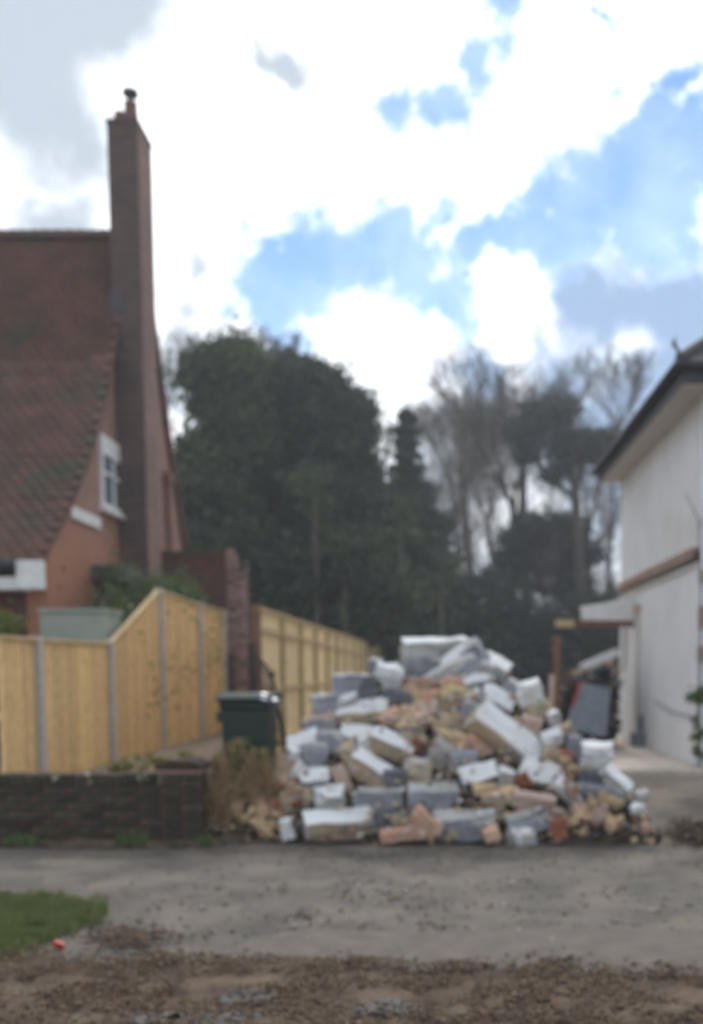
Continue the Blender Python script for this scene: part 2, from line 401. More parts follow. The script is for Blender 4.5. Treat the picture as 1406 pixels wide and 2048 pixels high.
# sandy strip, mud verge and the road edge
def strip(name, y0f, y1f, m, z, amp, x0=-6, x1=6, nx=160, ny=14):
    V = []; 
    for j in range(ny + 1):
        for i in range(nx + 1):
            x = x0 + (x1 - x0) * i / nx; t = j / ny
            y = y0f(x) * (1 - t) + y1f(x) * t
            e = min(1, 5 * min(t, 1 - t)) if amp > .01 else 1
            V.append((x, y, z - (0 if e > .5 else .012) + amp * (.4 + noise.noise(Vector((x * 6, y * 6, 9))) + .6 * noise.noise(Vector((x * 17, y * 17, 4)))) * e))
    Fq = [(j * (nx + 1) + i, j * (nx + 1) + i + 1, (j + 1) * (nx + 1) + i + 1, (j + 1) * (nx + 1) + i) for j in range(ny) for i in range(nx)]
    o = npmesh(name, V, Fq, m); return tag(o, kind='structure')
nzf = lambda x, s=1.5, a=.2, o=0: a * noise.noise(Vector((x * s, o, 1.7)))
strip('kerb_strip', lambda x: 4.3, lambda x: 5.95 + nzf(x, 1.2, .15, 5) - .9 * smoothstep(-.9, -1.7, x), M['sand'], .014, .003, x0=-1.6)
strip('mud_verge', lambda x: 3.6, lambda x: 5.15 - .09 * x + nzf(x, 1.8, .22, 2) + nzf(x, 6, .1, 8), M['mud'], .03, .03, ny=40, nx=240)
strip('soil_strip', lambda x: 8.85 + nzf(x, 3, .08, 1), lambda x: 9.25, M['soil'], .02, .02, x0=-6, x1=-2.0, ny=8)

def G(x, y, z=0.0):
    r = ray(x, y); t = (z - EYE) / r.z; return Vector((r.x * t, r.y * t, z))

# ------------------------------------------------------------------ scatter of chips (leaf litter, clods)
def chips(name, pts, size, m, label=None, flat=.35, parent=None, kind='stuff', mats=None):
    n = len(pts); pts = np.asarray(pts)
    base = np.array([(-1, 0, 0), (1, 0, 0), (0, -1, 0), (0, 1, 0), (0, 0, -1), (0, 0, 1)], float)
    fc = np.array([(0, 2, 5), (2, 1, 5), (1, 3, 5), (3, 0, 5), (2, 0, 4), (1, 2, 4), (3, 1, 4), (0, 3, 4)])
    sc = (size[0] + (size[1] - size[0]) * rng.random(n) ** 2)[:, None, None] * np.stack([.6 + .8 * rng.random(n), .6 + .8 * rng.random(n), flat * (.6 + .8 * rng.random(n))], 1)[:, None, :]
    V = base[None] * sc * (.75 + .5 * rng.random((n, 6, 1)))
    a = rng.random(n) * 6.283; b = (rng.random(n) - .5) * 1.4
    ca, sa, cb, sb = np.cos(a)[:, None], np.sin(a)[:, None], np.cos(b)[:, None], np.sin(b)[:, None]
    x, y, z = V[..., 0], V[..., 1], V[..., 2]
    y, z = y * cb - z * sb, y * sb + z * cb
    x, y = x * ca - y * sa, x * sa + y * ca
    V = np.stack([x, y, z], -1) + pts[:, None, :]
    Fq = (fc[None] + (np.arange(n) * 6)[:, None, None]).reshape(-1, 3)
    mi = None if mats is None else np.repeat(rng.integers(0, len(mats), n), 8)
    o = npmesh(name, V.reshape(-1, 3), Fq, m, parent, mi, mats)
    return tag(o, label, kind=kind)


def litter_pts(n, x0, x1, y0f, y1f, z):
    out = []
    while len(out) < n:
        x = random.uniform(x0, x1); y = random.uniform(y0f(x), y1f(x))
        if noise.noise(Vector((x * 2.2, y * 4, 8))) + random.random() * .5 > .05: out.append((x, y, z))
    return out
top = lambda x: 5.15 - .09 * x + nzf(x, 1.8, .22, 2) + nzf(x, 6, .1, 8)
chips('leaf_litter', litter_pts(24000, -3.2, 3.2, lambda x: 4.0, lambda x: top(x) + .05, .055), (.004, .017), M['litter'], mats=[M['litter'], M['mud'], M['mud'], M['litter'], M['litter2'], M['mud']])
c_ = []
for (px, py, rx, ry, n) in [(250, 1870, 90, 28, 500), (330, 1915, 70, 16, 200), (1100, 1925, 60, 22, 130), (720, 1920, 40, 8, 50), (950, 1935, 200, 16, 150), (1310, 1945, 70, 18, 90)]:
    for _ in range(n):
        q = G(px + random.gauss(0, rx * .5), py + random.gauss(0, ry * .5), .03); c_.append(q)
chips('leaf_litter', c_, (.007, .026), M['litter'], mats=[M['litter'], M['mud']])
c_ = [(random.uniform(-3.4, 3.6), random.uniform(5.4, 9.3), .012) for _ in range(900)]
c_ += [tuple(G(random.gauss(850, 260), random.gauss(1700, 18), .012)) for _ in range(500)]
chips('gravel', c_, (.004, .02), M['drive'], mats=[M['drive'], M['sand'], M['stone'], M['mud']])
c_ = []
for _ in range(1300):
    px = random.gauss(760, 330); py = random.uniform(1760, 1880)
    if noise.noise(Vector((px * .012, py * .05, 2))) > 0: c_.append(G(px, py, .01))
chips('leaf_litter', c_, (.006, .024), M['litter2'], mats=[M['litter2'], M['litter'], M['lichen'], M['litter2']], flat=.2)
c_ = [(random.uniform(-4.4, -2.0), 9.0 - abs(random.gauss(0, .1)), .03) for _ in range(400)]
chips('leaf_litter', c_, (.01, .03), M['litter'], mats=[M['litter'], M['mud'], M['litter2']])

# kerb stones poking out of the mud at the bottom edge, bare slab spots
for (px, py, w, dd, lab) in [(300, 2034, .15, .08, 'grey kerb stone half sunk in mud, left one of the bottom pair'),
                         (430, 2036, .24, .09, 'long grey kerb stone in the mud, bottom edge right of a small one'),
                         (500, 1990, .13, .12, 'worn grey stone showing through brown mud left of centre'),
                         (770, 2014, .17, .1, 'flat grey stone sunk in the mud verge at bottom centre')]:
    q = G(px, py, .05); mb = MB(); k = 12; ring = []
    for i in range(k):
        a = 2 * math.pi * i / k; rr = 1 + .15 * random.uniform(-1, 1)
        ca, sa = math.cos(a), math.sin(a)
        ring.append((q.x + w * rr * math.copysign(abs(ca) ** .6, ca), q.y + dd * rr * math.copysign(abs(sa) ** .6, sa)))
    mb.prism(ring, 'z', -.02, .052)
    tag(mb.build('kerb_stone', M['stone'], bevel=.012), lab, 'stone', 'stones sunk in the mud verge')

# small red and pale bits of litter by the grass
mb = MB(); q = G(117, 1890, .03); mb.box((-.03, -.02, -.02), (.03, .02, .02), 0, Matrix.Translation(q) @ Euler((.4, .5, .7)).to_matrix().to_4x4())
tag(mb.build('litter_scrap', M['redp'], bevel=.005), 'small red scrap of litter beside the grass tuft', 'litter')
mb = MB(); q = G(152, 1916, .03); mb.box((-.03, -.025, -.015), (.03, .025, .015), 0, Matrix.Translation(q) @ Euler((.2, .3, .2)).to_matrix().to_4x4())
tag(mb.build('pebble', M['b_pale'], bevel=.01), 'pale pebble in the mud just below the grass', 'pebble')

# ------------------------------------------------------------------ grass
def blades(name, pts, h, m, parent=None, lean=.5, wd=.006, kind='stuff', **kw):
    n = len(pts); pts = np.asarray(pts, float)
    hh = h * (.5 + .9 * rng.random(n)); a = rng.random(n) * 6.283; l = lean * rng.random(n) * hh; b = a + rng.normal(0, .8, n)
    dx, dy = np.cos(a) * wd, np.sin(a) * wd
    V = np.zeros((n, 4, 3)); V[:, 0] = pts; V[:, 1] = pts
    V[:, 0, 0] -= dx; V[:, 0, 1] -= dy; V[:, 1, 0] += dx; V[:, 1, 1] += dy
    V[:, 2] = pts; V[:, 2, 0] += np.cos(b) * l + dx * .3; V[:, 2, 1] += np.sin(b) * l + dy * .3; V[:, 2, 2] += hh
    V[:, 3] = V[:, 2]; V[:, 3, 0] -= dx * .6; V[:, 3, 1] -= dy * .6
    o = npmesh(name, V.reshape(-1, 3), np.arange(n * 4).reshape(-1, 4), m, parent)
    return tag(o, kind=kind, **kw)

gp = []
while len(gp) < 14000:
    px, py = random.uniform(-60, 215), random.uniform(1790, 1945)
    top_ = 1796 + max(0, px - 90) * .12; bot = 1925 - max(0, px + 20) * .42
    e = 10 * noise.noise(Vector((px * .05, py * .05, 0)))
    if top_ + e + random.gauss(0, 5) < py < bot + e + random.gauss(0, 8):
        q = G(px, py, .01)
        if noise.noise(q * 5) > -.35: gp.append(q)
blades('grass', gp, .045, M['grass'])
gp = []
for _ in range(1500):
    gp.append((random.uniform(-4.4, -2.1), random.gauss(8.93, .05), .01))
blades('weeds', [p for p in gp if noise.noise(Vector((p[0] * 3, 0, 0))) > .05], .09, M['leafC'], wd=.008)

# ------------------------------------------------------------------ brick maker
def brick_meshes(name, L_, H_, D_, m, nvar=3, j=.004):
    res = []
    for k in range(nvar):
        c = .008
        vs = []; 
        for sx in (-1, 1):
            for sy in (-1, 1):
                for sz in (-1, 1):
                    q = [random.uniform(-j, j) for _ in range(3)]
                    vs.append((sx * L_ / 2 + q[0], sy * D_ / 2 + q[1], sz * H_ / 2 + q[2]))
        me = bpy.data.meshes.new(name)
        import bmesh
        bm = bmesh.new(); bv = [bm.verts.new(v) for v in vs]
        for f in ((0, 1, 3, 2), (4, 6, 7, 5), (0, 4, 5, 1), (2, 3, 7, 6), (0, 2, 6, 4), (1, 5, 7, 3)): bm.faces.new([bv[i] for i in f])
        bmesh.ops.bevel(bm, geom=bm.edges[:], offset=c, segments=1, affect='EDGES')
        bmesh.ops.recalc_face_normals(bm, faces=bm.faces); bm.to_mesh(me); bm.free(); me.materials.append(m); res.append(me)
    return res


def inst(name, me, parent, world, rot=(0, 0, 0), scale=(1, 1, 1)):
    o = link(bpy.data.objects.new(name, me)); o.parent = parent
    o.location = Vector(world) - root_loc(parent); o.rotation_euler = rot; o.scale = scale; return o

# front garden wall
WY = 9.1; XL = P(0, 1600, WY).x - .5; XR = P(322, 1600, WY).x; PR = P(405, 1600, WY).x
wall = empty('garden_wall', ((XL + PR) / 2, WY, 0), 'low dark old brick wall with a capped end pier along the pavement', 'wall')
mb = MB(); mb.box((XL, WY + .012, 0), (XR, WY + .2, .545)); mb.box((XR + .012, WY - .048, 0), (PR - .012, WY + .25, .69)); mb.build('mortar_core', M['mortar'], wall)
bm_ = brick_meshes('brick', .213, .064, .1, M['oldbrick']); half = brick_meshes('brick', .1, .064, .1, M['oldbrick'])
for c in range(7):
    x = XL + .11 + (c % 2) * .1125; z = .04 + c * .075
    while x < XR - .02:
        inst('brick', random.choice(bm_), wall, (x, WY + .05 + random.uniform(-.006, .006), z), (0, random.uniform(-.012, .012), random.uniform(-.01, .01))); x += .225
# coping: bricks on edge, a few out of line or missing corners
ce = brick_meshes('brick', .066, .1, .215, M['oldbrick'])
x = XL + .04; k = 0
while x < XR - .03:
    if k not in (17, 38): inst('coping_brick', random.choice(ce), wall, (x, WY + .105, .6 + random.uniform(-.006, .006)), (random.uniform(-.03, .03), random.uniform(-.05, .05), 0))
    x += .0745; k += 1
for c in range(9):
    z = .04 + c * .075
    for i in range(2):
        w = (PR - XR) / 2
        inst('brick', random.choice(bm_), wall, (XR + w * (i + .5) + (.0 if c % 2 else .01), WY - .01, z), (0, 0, random.uniform(-.01, .01)), ((w - .012) / .213, 1, 1))
    for i in range(1):
        inst('brick', random.choice(half), wall, (PR - .05, WY + .16, z), (0, 0, math.pi / 2), (1.6, 1, 1))
mb = MB(); mb.prism([(XR - .03, .70), (PR + .03, .70), (PR + .03, .745), (PR - .08, .785), (XR + .1, .79), (XR - .03, .75)], 'y', WY - .09, WY + .29)
mb.build('pier_cap', M['oldbrick'], wall, bevel=.01)
mb = MB(); mb.box((XR - .012, WY - .072, .665), (PR + .012, WY + .272, .697)); mb.build('cap_course', M['pierbrick'], wall, bevel=.005)
pts = []
for (px, py, s) in [(112, 1552, 10), (172, 1549, 12), (272, 1553, 11), (358, 1521, 14), (60, 1554, 5)]:
    q = P(px, py, WY + .04)
    for _ in range(s): pts.append((q.x + random.gauss(0, .035), q.y + random.gauss(0, .03), q.z - .005 + random.gauss(0, .008)))
chips('mortar_lumps', pts, (.012, .032), M['lichen'], parent=wall, flat=.5)

tag(grid('flower_bed', np.arange(-5.6, -1.45, .12), np.arange(9.32, 19, .15), lambda x, y: height(x, y) + .02, M['soil'], .015, 4), kind='structure')
# ------------------------------------------------------------------ timber fence on the left (X = FX1)
FX1 = -4.15
def Dx(x, y, X): return PX(x, y, X).y
ftops = [(9.22, 1.95), (Dx(70, 1277, FX1), P(70, 1277, Dx(70, 1277, FX1)).z), (Dx(216, 1285, FX1), P(216, 1285, Dx(216, 1285, FX1)).z),
         (Dx(317, 1180, FX1), P(317, 1180, Dx(317, 1180, FX1)).z), (Dx(396, 1207, FX1), P(396, 1207, Dx(396, 1207, FX1)).z), (19.0, 0)]
ftops[5] = (19.0, ftops[4][1]); ftops[0] = (ftops[0][0], ftops[1][1])
fence = empty('garden_fence', (FX1, 14, .42), 'new golden featheredge fence stepping up to a peak beside the brick house', 'fence')
bw = .1
for i in range(5):
    (y0, z0), (y1, z1) = ftops[i], ftops[i + 1]
    if i in (3, 4): z0 = ftops[3][1] if i == 3 else ftops[4][1]
    n = max(1, int(round((y1 - y0 - .1) / bw))); w = (y1 - y0 - .1) / n
    for k in range(n):
        a = y0 + .05 + k * w; t0, t1 = (a - y0) / (y1 - y0), (a + w - y0) / (y1 - y0)
        za, zb = z0 + (z1 - z0) * t0 - .03, z0 + (z1 - z0) * t1 - .03
        mb = MB(); x0 = FX1 + random.uniform(0, .003)
        pts = [(x0, a - .012, .3), (x0 + .026, a - .012, .3), (x0 + .008, a + w, .3), (x0, a + w, .3), (x0, a - .012, za), (x0 + .026, a - .012, za), (x0 + .008, a + w, zb), (x0, a + w, zb)]
        mb.poly(pts, [(0, 1, 2, 3), (7, 6, 5, 4), (0, 4, 5, 1), (1, 5, 6, 2), (2, 6, 7, 3), (3, 7, 4, 0)])
        mb.build('board', M['wood'], fence)
    mb = MB(); mb.prism([(y0 + .05, z0 - .035), (y1 - .05, z1 - .035), (y1 - .05, z1 + .005), (y0 + .05, z0 + .005)], 'x', FX1 - .03, FX1 + .045)
    mb.build('capping_rail', M['cap'], fence, bevel=.004)
    mb = MB()
    for f in (.15, .5, .85):
        za, zb = .35 + (z0 - .35) * f, .35 + (z1 - .35) * f
        mb.prism([(y0 + .05, za), (y1 - .05, zb), (y1 - .05, zb + .07), (y0 + .05, za + .07)], 'x', FX1 - .045, FX1 - .004)
    mb.build('arris_rail', M['wood'], fence)
for i, (y, z) in enumerate(ftops[1:]):
    mb = MB(); mb.box((FX1 - .06, y - .055, .2), (FX1 + .065, y + .055, z + .02)); mb.build('post', M['cpost'], fence, bevel=.008)

# ------------------------------------------------------------------ second fence beyond the stub wall (X = FX2)
FX2 = -2.23
fence2 = empty('long_fence', (FX2, 20, .42), 'long pale timber fence running back behind the rubble pile', 'fence')
ys2 = [Dx(512, 1300, FX2)]; sp = 1.86
while ys2[-1] < 46: ys2.append(ys2[-1] + sp)
ztop = lambda y: P(512, 1211, ys2[0]).z + .006 * (y - ys2[0])
bp = MB()
for i in range(len(ys2) - 1):
    y0, y1 = ys2[i], ys2[i + 1]; z = ztop(y0); stepd = -.03 if i % 2 else 0
    n = 18; w = (y1 - y0 - .1) / n
    mbp = MB() if i < 7 else bp
    for k in range(n):
        a = y0 + .05 + k * w
        th = .012 + .008 * (k % 2)
        mbp.box((FX2 - .02, a + .001, .3), (FX2 - .02 + th, a + w + .004, z - .03))
    if i < 7:
        tag(mbp.build('board_panel', M['wood2'], fence2), kind='stuff')
    mb = MB(); mb.box((FX2 - .045, y0 + .05, z - .04), (FX2 + .03, y1 - .05, z + .004)); mb.build('capping_rail', M['cap'], fence2)
    mb = MB()
    for zz in (.62, 1.35, 2.1): mb.box((FX2 - .001, y0 + .05, zz), (FX2 + .035, y1 - .05, zz + .075))
    mb.build('rail', M['cap'], fence2)
tag(bp.build('board_panel', M['wood2'], fence2), kind='stuff')
for y in ys2:
    mb = MB(); mb.box((FX2 - .05, y - .055, .2), (FX2 + .06, y + .055, ztop(y) + .01)); mb.build('post', M['oldwood'] if y == ys2[0] else M['post2'], fence2, bevel=.006)

# ------------------------------------------------------------------ brick stub wall and pier behind
SD = 19.2
pl, prr = P(455, 1300, SD), P(492, 1300, SD); ztp = P(470, 1098, SD).z
stub = empty('ruined_wall', ((pl.x + prr.x) / 2, SD, .42), 'tall stub of a demolished brick wall ending in a ragged pier between the two fences', 'wall')
mb = MB(); mb.box((pl.x + .01, SD + .01, .3), (prr.x - .01, SD + .4, ztp - .2)); mb.build('mortar_core', M['mortar'], stub)
pb = brick_meshes('brick', .213, .064, .1, M['pierbrick'], 4, .008)
pend = brick_meshes('brick', .1, .064, .1, M['pierbrick'], 3, .008)
z = .42; c = 0
wdt = prr.x - pl.x
while z < ztp:
    top_t = max(0, (z - (ztp - .5)) / .5)
    xr = prr.x - (.22 * top_t if z > ztp - .5 else 0)
    nb = 2
    for i in range(nb):
        w = (xr - pl.x) / nb
        inst('brick', random.choice(pb), stub, (pl.x + w * (i + .5), SD + .05 + random.uniform(-.012, .012), z), (0, 0, random.uniform(-.03, .03)), ((w - .01) / .213, 1, 1))
    if c % 2 == 0 and z < ztp - .3:
        inst('brick', random.choice(pend), stub, (prr.x - .04 + random.uniform(-.01, .02), SD + .2, z), (0, 0, math.pi / 2), (1.8, 1, 1))
    z += .075; c += 1
xl = P(268, 1110, SD).x
mb = MB()
prof = [(xl, .3), (pl.x, .3)]; n = 14
for i in range(n + 1):
    t = i / n; x = pl.x + (xl - pl.x) * t
    prof.append((x, ztp - .04 + random.uniform(-.04, .03)))
mb.prism(prof, 'y', SD + .06, SD + .38); mb.build('wall_face', M['fbrick'], stub)
mb = MB(); mb.box((xl, SD + .02, ztp - .1), (pl.x - .02, SD + .05, ztp - .03)); mb.build('coping', M['oldbrick'], stub)

# ------------------------------------------------------------------ brick house on the left
GX = -5.47
hs = empty('brick_house', (-8.5, 17, .4), 'steep red tiled brick house with a tall chimney behind the left fence', 'house')
vp = [(82, 1128), (98, 1090), (140, 1008), (175, 920), (200, 832), (217, 760), (232, 680), (243, 600), (250, 545)]
GXv = GX + .1
prof = [(PX(x, y, GXv).y, PX(x, y, GXv).z) for x, y in vp]
rz = P(222, 468, 17.6).z; ry = 17.75
prof.append((ry, rz))
far = [(PX(x, y, GXv).y, PX(x, y, GXv).z) for x, y in [(306, 560), (313, 640), (345, 880), (376, 1092)]]
prof_all = prof + far
bot = [(far[-1][0] - .3, .4), (prof[0][0] + .45, .4)]
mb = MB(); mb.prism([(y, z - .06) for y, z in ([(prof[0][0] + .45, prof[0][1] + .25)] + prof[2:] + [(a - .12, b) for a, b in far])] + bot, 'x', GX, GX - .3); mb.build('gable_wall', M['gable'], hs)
mb = MB(); mb.box((-14, prof[0][0] + .46, .4), (GX - .3, prof[0][0] + .7, prof[0][1] + .3)); mb.build('front_wall', M['fbrick'], hs)
# roof deck
mb = MB(); th = .1
seg = prof_all
for (y0, z0), (y1, z1) in zip(seg[:-1], seg[1:]):
    d = Vector((0, y1 - y0, z1 - z0)).normalized(); nrm = Vector((0, -d.z, d.y)); 
    q = [(y0 - nrm.y * .02, z0 - nrm.z * .02), (y1 - nrm.y * .02, z1 - nrm.z * .02), (y1 - nrm.y * th, z1 - nrm.z * th), (y0 - nrm.y * th, z0 - nrm.z * th)]
    mb.prism(q, 'x', GXv, -14)
mb.build('roof', M['tile'], hs)
# tiles
tw, tg = .2, .135
me = bpy.data.meshes.new('tile'); k = 4; vv = []; ff = []
for j, yy in enumerate((0, 1)):
    for i in range(k + 1):
        t = i / k; zc = .014 * math.sin(math.pi * t)
        vv += [((t - .5) * (tw - .006), yy * (tg + .05), zc + (.0 if yy else .02)), ((t - .5) * (tw - .006), yy * (tg + .05), zc - (.012 if yy else -.004) )]
idx = lambda j, i, l: (j * (k + 1) + i) * 2 + l
for i in range(k): ff += [(idx(0, i, 0), idx(0, i + 1, 0), idx(1, i + 1, 0), idx(1, i, 0)), (idx(0, i, 1), idx(0, i + 1, 1), idx(0, i + 1, 0), idx(0, i, 0))]
ff += [(idx(0, 0, 0), idx(1, 0, 0), idx(1, 0, 1), idx(0, 0, 1)), (idx(0, k, 1), idx(1, k, 1), idx(1, k, 0), idx(0, k, 0))]
me.from_pydata(vv, [], ff); me.materials.append(M['tile']); me.update()
tilev = np.array(vv); rows = []
acc = 0
for (y0, z0), (y1, z1) in zip(prof[:-1], prof[1:]):
    ln = math.hypot(y1 - y0, z1 - z0)
    while acc < ln:
        t = acc / ln; rows.append((y0 + (y1 - y0) * t, z0 + (z1 - z0) * t, math.atan2(z1 - z0, y1 - y0))); acc += tg
    acc -= ln
cnt = 0; SV = []; SF = []
for r, (y, z, a) in enumerate(rows):
    x = GXv - tw / 2 - (r % 2) * tw / 2 + .02
    xmin = P(-60, 600, y).x - .1
    while x > xmin:
        jr = random.uniform(-.012, .012); jl = random.uniform(0, .009)
        if cnt < 300:
            o = inst('tile', me, hs, (x, y, z + jl), (a + jr, 0, 0)); cnt += 1
        else:
            Mx = np.array(Matrix.Translation((x, y, z + jl)) @ Matrix.Rotation(a + jr, 4, 'X'))
            V4 = np.c_[tilev, np.ones(len(tilev))] @ Mx.T
            n0 = len(SV) * len(tilev); SV.append(V4[:, :3]); SF += [tuple(i + n0 for i in f) for f in ff]
        x -= tw
tag(npmesh('roof_tiles', np.concatenate(SV), SF, M['tile'], hs), kind='stuff')
# ridge tiles
rdg = MB()
x = GXv; k = 0
while x > -9:
    mb = MB(); ring = []
    for s_, rr in ((0, .13), (1, .12)):
        ring.append([(x - s_ * .3, ry + rr * math.cos(t) , rz - .03 + rr * math.sin(t)) for t in [math.pi * i / 6 for i in range(7)]])
    mb.poly(ring[0] + ring[1], [(i, i + 1, 8 + i, 7 + i) for i in range(6)] + [tuple(range(7))[::-1], tuple(range(7, 14))])
    mb.build('ridge_tile', M['tile'], hs); x -= .31
# eaves: boxed white end, fascia and gutter
ey, ez = prof[0]
e0 = P(46, 1120, ey - .05); e1 = P(82, 1178, ey - .05)
mb = MB(); mb.box((GXv - .34, ey - .02, e1.z), (GXv + .02, ey + .1, e0.z + .0)); mb.build('boxed_eave', M['white'], hs, bevel=.01)
mb = MB(); mb.box((-14, ey + .02, e1.z), (GXv - .345, ey + .5, e1.z + .17)); mb.build('fascia', M['white'], hs)
mb = MB(); mb.tube([(-14, ey - .05, ez - .02), (GXv - .36, ey - .05, ez - .02)], .075, 10); mb.build('gutter', M['dark'], hs, smooth=True)
# chimney
cl = P(213, 237, 17.0); cr = P(275, 240, 17.0); cbk = PX(303, 290, cr.x)
cz = cl.z; cy0, cy1 = 17.0, cbk.y
ch = MB()
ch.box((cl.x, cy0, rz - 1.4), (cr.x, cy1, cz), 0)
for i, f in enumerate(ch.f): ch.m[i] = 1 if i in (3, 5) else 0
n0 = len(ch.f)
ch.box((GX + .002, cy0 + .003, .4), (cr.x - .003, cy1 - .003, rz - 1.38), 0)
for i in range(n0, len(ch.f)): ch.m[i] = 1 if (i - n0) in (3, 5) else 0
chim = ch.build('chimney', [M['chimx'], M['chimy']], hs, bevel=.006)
mb = MB(); mb.box((cl.x - .012, cy0 - .012, cz - .08), (cr.x + .012, cy1 + .012, cz - .002)); mb.build('corbel', [M['chimx']], chim)
mb = MB(); mb.box((cl.x - .02, cy0 - .015, rz - 1.5), (cl.x + .2, cy0 + .3, rz - 1.2)); mb.build('flashing', M['lead'], chim)
pc = P(262, 232, (cy0 + cy1) / 2 - .2)
mb = MB(); mb.tube([(pc.x, pc.y, cz), (pc.x, pc.y, cz + .1), (pc.x, pc.y, cz + .3), (pc.x, pc.y, cz + .34)], [.15, .12, .1, .12], 12); mb.build('chimney_pot', M['pot'], chim, smooth=True)
mb = MB(); mb.tube([(pc.x - .17, pc.y - .05, cz), (pc.x - .17, pc.y - .05, cz + .08), (pc.x - .17, pc.y - .05, cz + .17)], [.11, .1, .08], 12); mb.build('chimney_pot', M['pot'], chim, smooth=True)
mb = MB(); mb.tube([(pc.x, pc.y, cz + .33), (pc.x, pc.y, cz + .46)], .05, 10); mb.tube([(pc.x, pc.y, cz + .44), (pc.x, pc.y, cz + .47), (pc.x, pc.y, cz + .53), (pc.x, pc.y, cz + .56)], [.08, .13, .13, .05], 14); mb.build('cowl', M['lead'], chim, smooth=True)
# window in the gable
def gp_(x, y): return PX(x, y, GX)
wy0, wy1 = gp_(197, 900).y, gp_(247, 960).y
wz1 = gp_(222, 884).z; wz0 = gp_(225, 1026).z
win = MB(); w_ = .09
win.box((GX - .03, wy0, wz1 - .3), (GX + .06, wy1, wz1)); win.box((GX - .03, wy0, wz0), (GX + .06, wy1, wz0 + w_))
win.box((GX - .03, wy0, wz0 + w_), (GX + .05, wy0 + w_, wz1 - .3)); win.box((GX - .03, wy1 - w_, wz0 + w_), (GX + .05, wy1, wz1 - .3))
ym = (wy0 + wy1) / 2; win.box((GX - .03, ym - .035, wz0 + w_), (GX + .045, ym + .035, wz1 - .3))
wo_ = win.build('window', M['white'], hs)
mb = MB(); mb.box((GX + .045, wy0 + w_, wz1 - .62), (GX + .055, wy1 - w_, wz1 - .57)); mb.build('transom', M['white'], wo_)
for a, b in ((wy0 + w_, ym - .035), (ym + .035, wy1 - w_)):
    mb = MB(); mb.box((GX - .01, a, wz0 + w_), (GX + .02, b, wz1 - .3)); mb.build('pane', M['glass'], wo_)
mb = MB(); mb.box((GX - .03, wy0 - .06, wz0 - .07), (GX + .12, wy1 + .06, wz0 - .003)); mb.build('sill', M['white'], wo_)
a, b = gp_(138, 1020), gp_(196, 1055)
mb = MB(); mb.box((GX + .002, a.y, gp_(138, 1035).z), (GX + .05, b.y, gp_(138, 1011).z)); mb.build('wall_plaque', M['white'], hs, bevel=.005)
# small bay roof and pipe on the gable
a = gp_(182, 1130); b = gp_(246, 1165)
mb = MB(); mb.prism([(a.y, a.z), (b.y, a.z + .02), (b.y, a.z - .22), (a.y, a.z - .26)], 'x', GX + .002, GX + .45); mb.build('lean_to_roof', M['lead'], hs)
a = gp_(325, 960); b = gp_(345, 1090)
mb = MB(); mb.tube([(GX + .07, a.y + .1, a.z), (GX + .07, a.y + .35, 1.0)], .05, 8); mb.box((GX + .003, a.y, a.z - .05), (GX + .16, a.y + .25, a.z + .15)); mb.build('downpipe', M['oldwood'], hs)
a = gp_(236, 858)
mb = MB(); mb.box((GX + .002, a.y - .1, a.z - .1), (GX + .08, a.y + .2, a.z + .1)); mb.build('vent_box', M['lead'], hs)

# shed behind the fence
a = P(79, 1222, 12.7); b = P(212, 1222, 12.7)
shed = empty('garden_shed', ((a.x + b.x) / 2, 12.9, .4), 'low grey green shed peeping over the fence below the gable', 'shed')
mb = MB(); nb_ = 9
for i in range(nb_):
    w = (b.x - a.x) / nb_; m1 = MB(); m1.box((a.x + i * w, 12.7, .4), (a.x + (i + 1) * w - .004, 12.72, a.z)); m1.build('board', M['shedg'], shed)
mb.box((a.x + .005, 12.722, .4), (b.x - .005, 13.3, a.z - .01)); mb.build('wall', M['shedg'], shed)
mb = MB(); mb.box((a.x - .02, 12.67, a.z - .012), (b.x + .02, 13.33, a.z + .03)); mb.build('roof', M['shedg'], shed)

# ------------------------------------------------------------------ white house on the right
HX = 3.42; HD0 = PX(1393, 1300, HX).y; HD1 = PX(1241, 1200, HX).y
ze = P(1250, 955, HD1).z
wh = empty('white_house', (HX + 2, HD0 + 2, .33), 'white rendered house with a brick band and dark eaves at the right edge', 'house')
mb = MB(); mb.box((HX, HD0, .25), (HX + 6, HD1, ze)); mb.build('wall', M['render'], wh)
bz1, bz0 = P(1391, 1092, HD0).z, P(1391, 1132, HD0).z
band = brick_meshes('band_brick', .213, .064, .1, M['pink'], 4, .006)
core_ = MB(); core_.box((HX - .03, HD0 - .03, bz0 + .03), (HX - .002, HD1 + .02, bz1 - .03)); core_.build('band_core', M['mortar'], wh)
for r, zz in enumerate((bz1 - .035, bz1 - .11)):
    y = HD0 + .08 + (r % 2) * .11
    while y < HD1:
        inst('band_brick', random.choice(band), wh, (HX - .01 - .025 * (1 - r), y, zz), (0, 0, math.pi / 2 + random.uniform(-.03, .03))); y += .225
mb = MB(); mb.box((HX - .035, HD0 - .035, bz0), (HX - .001, HD1 + .02, bz0 + .05)); mb.build('band_lip', M['cream'], wh)
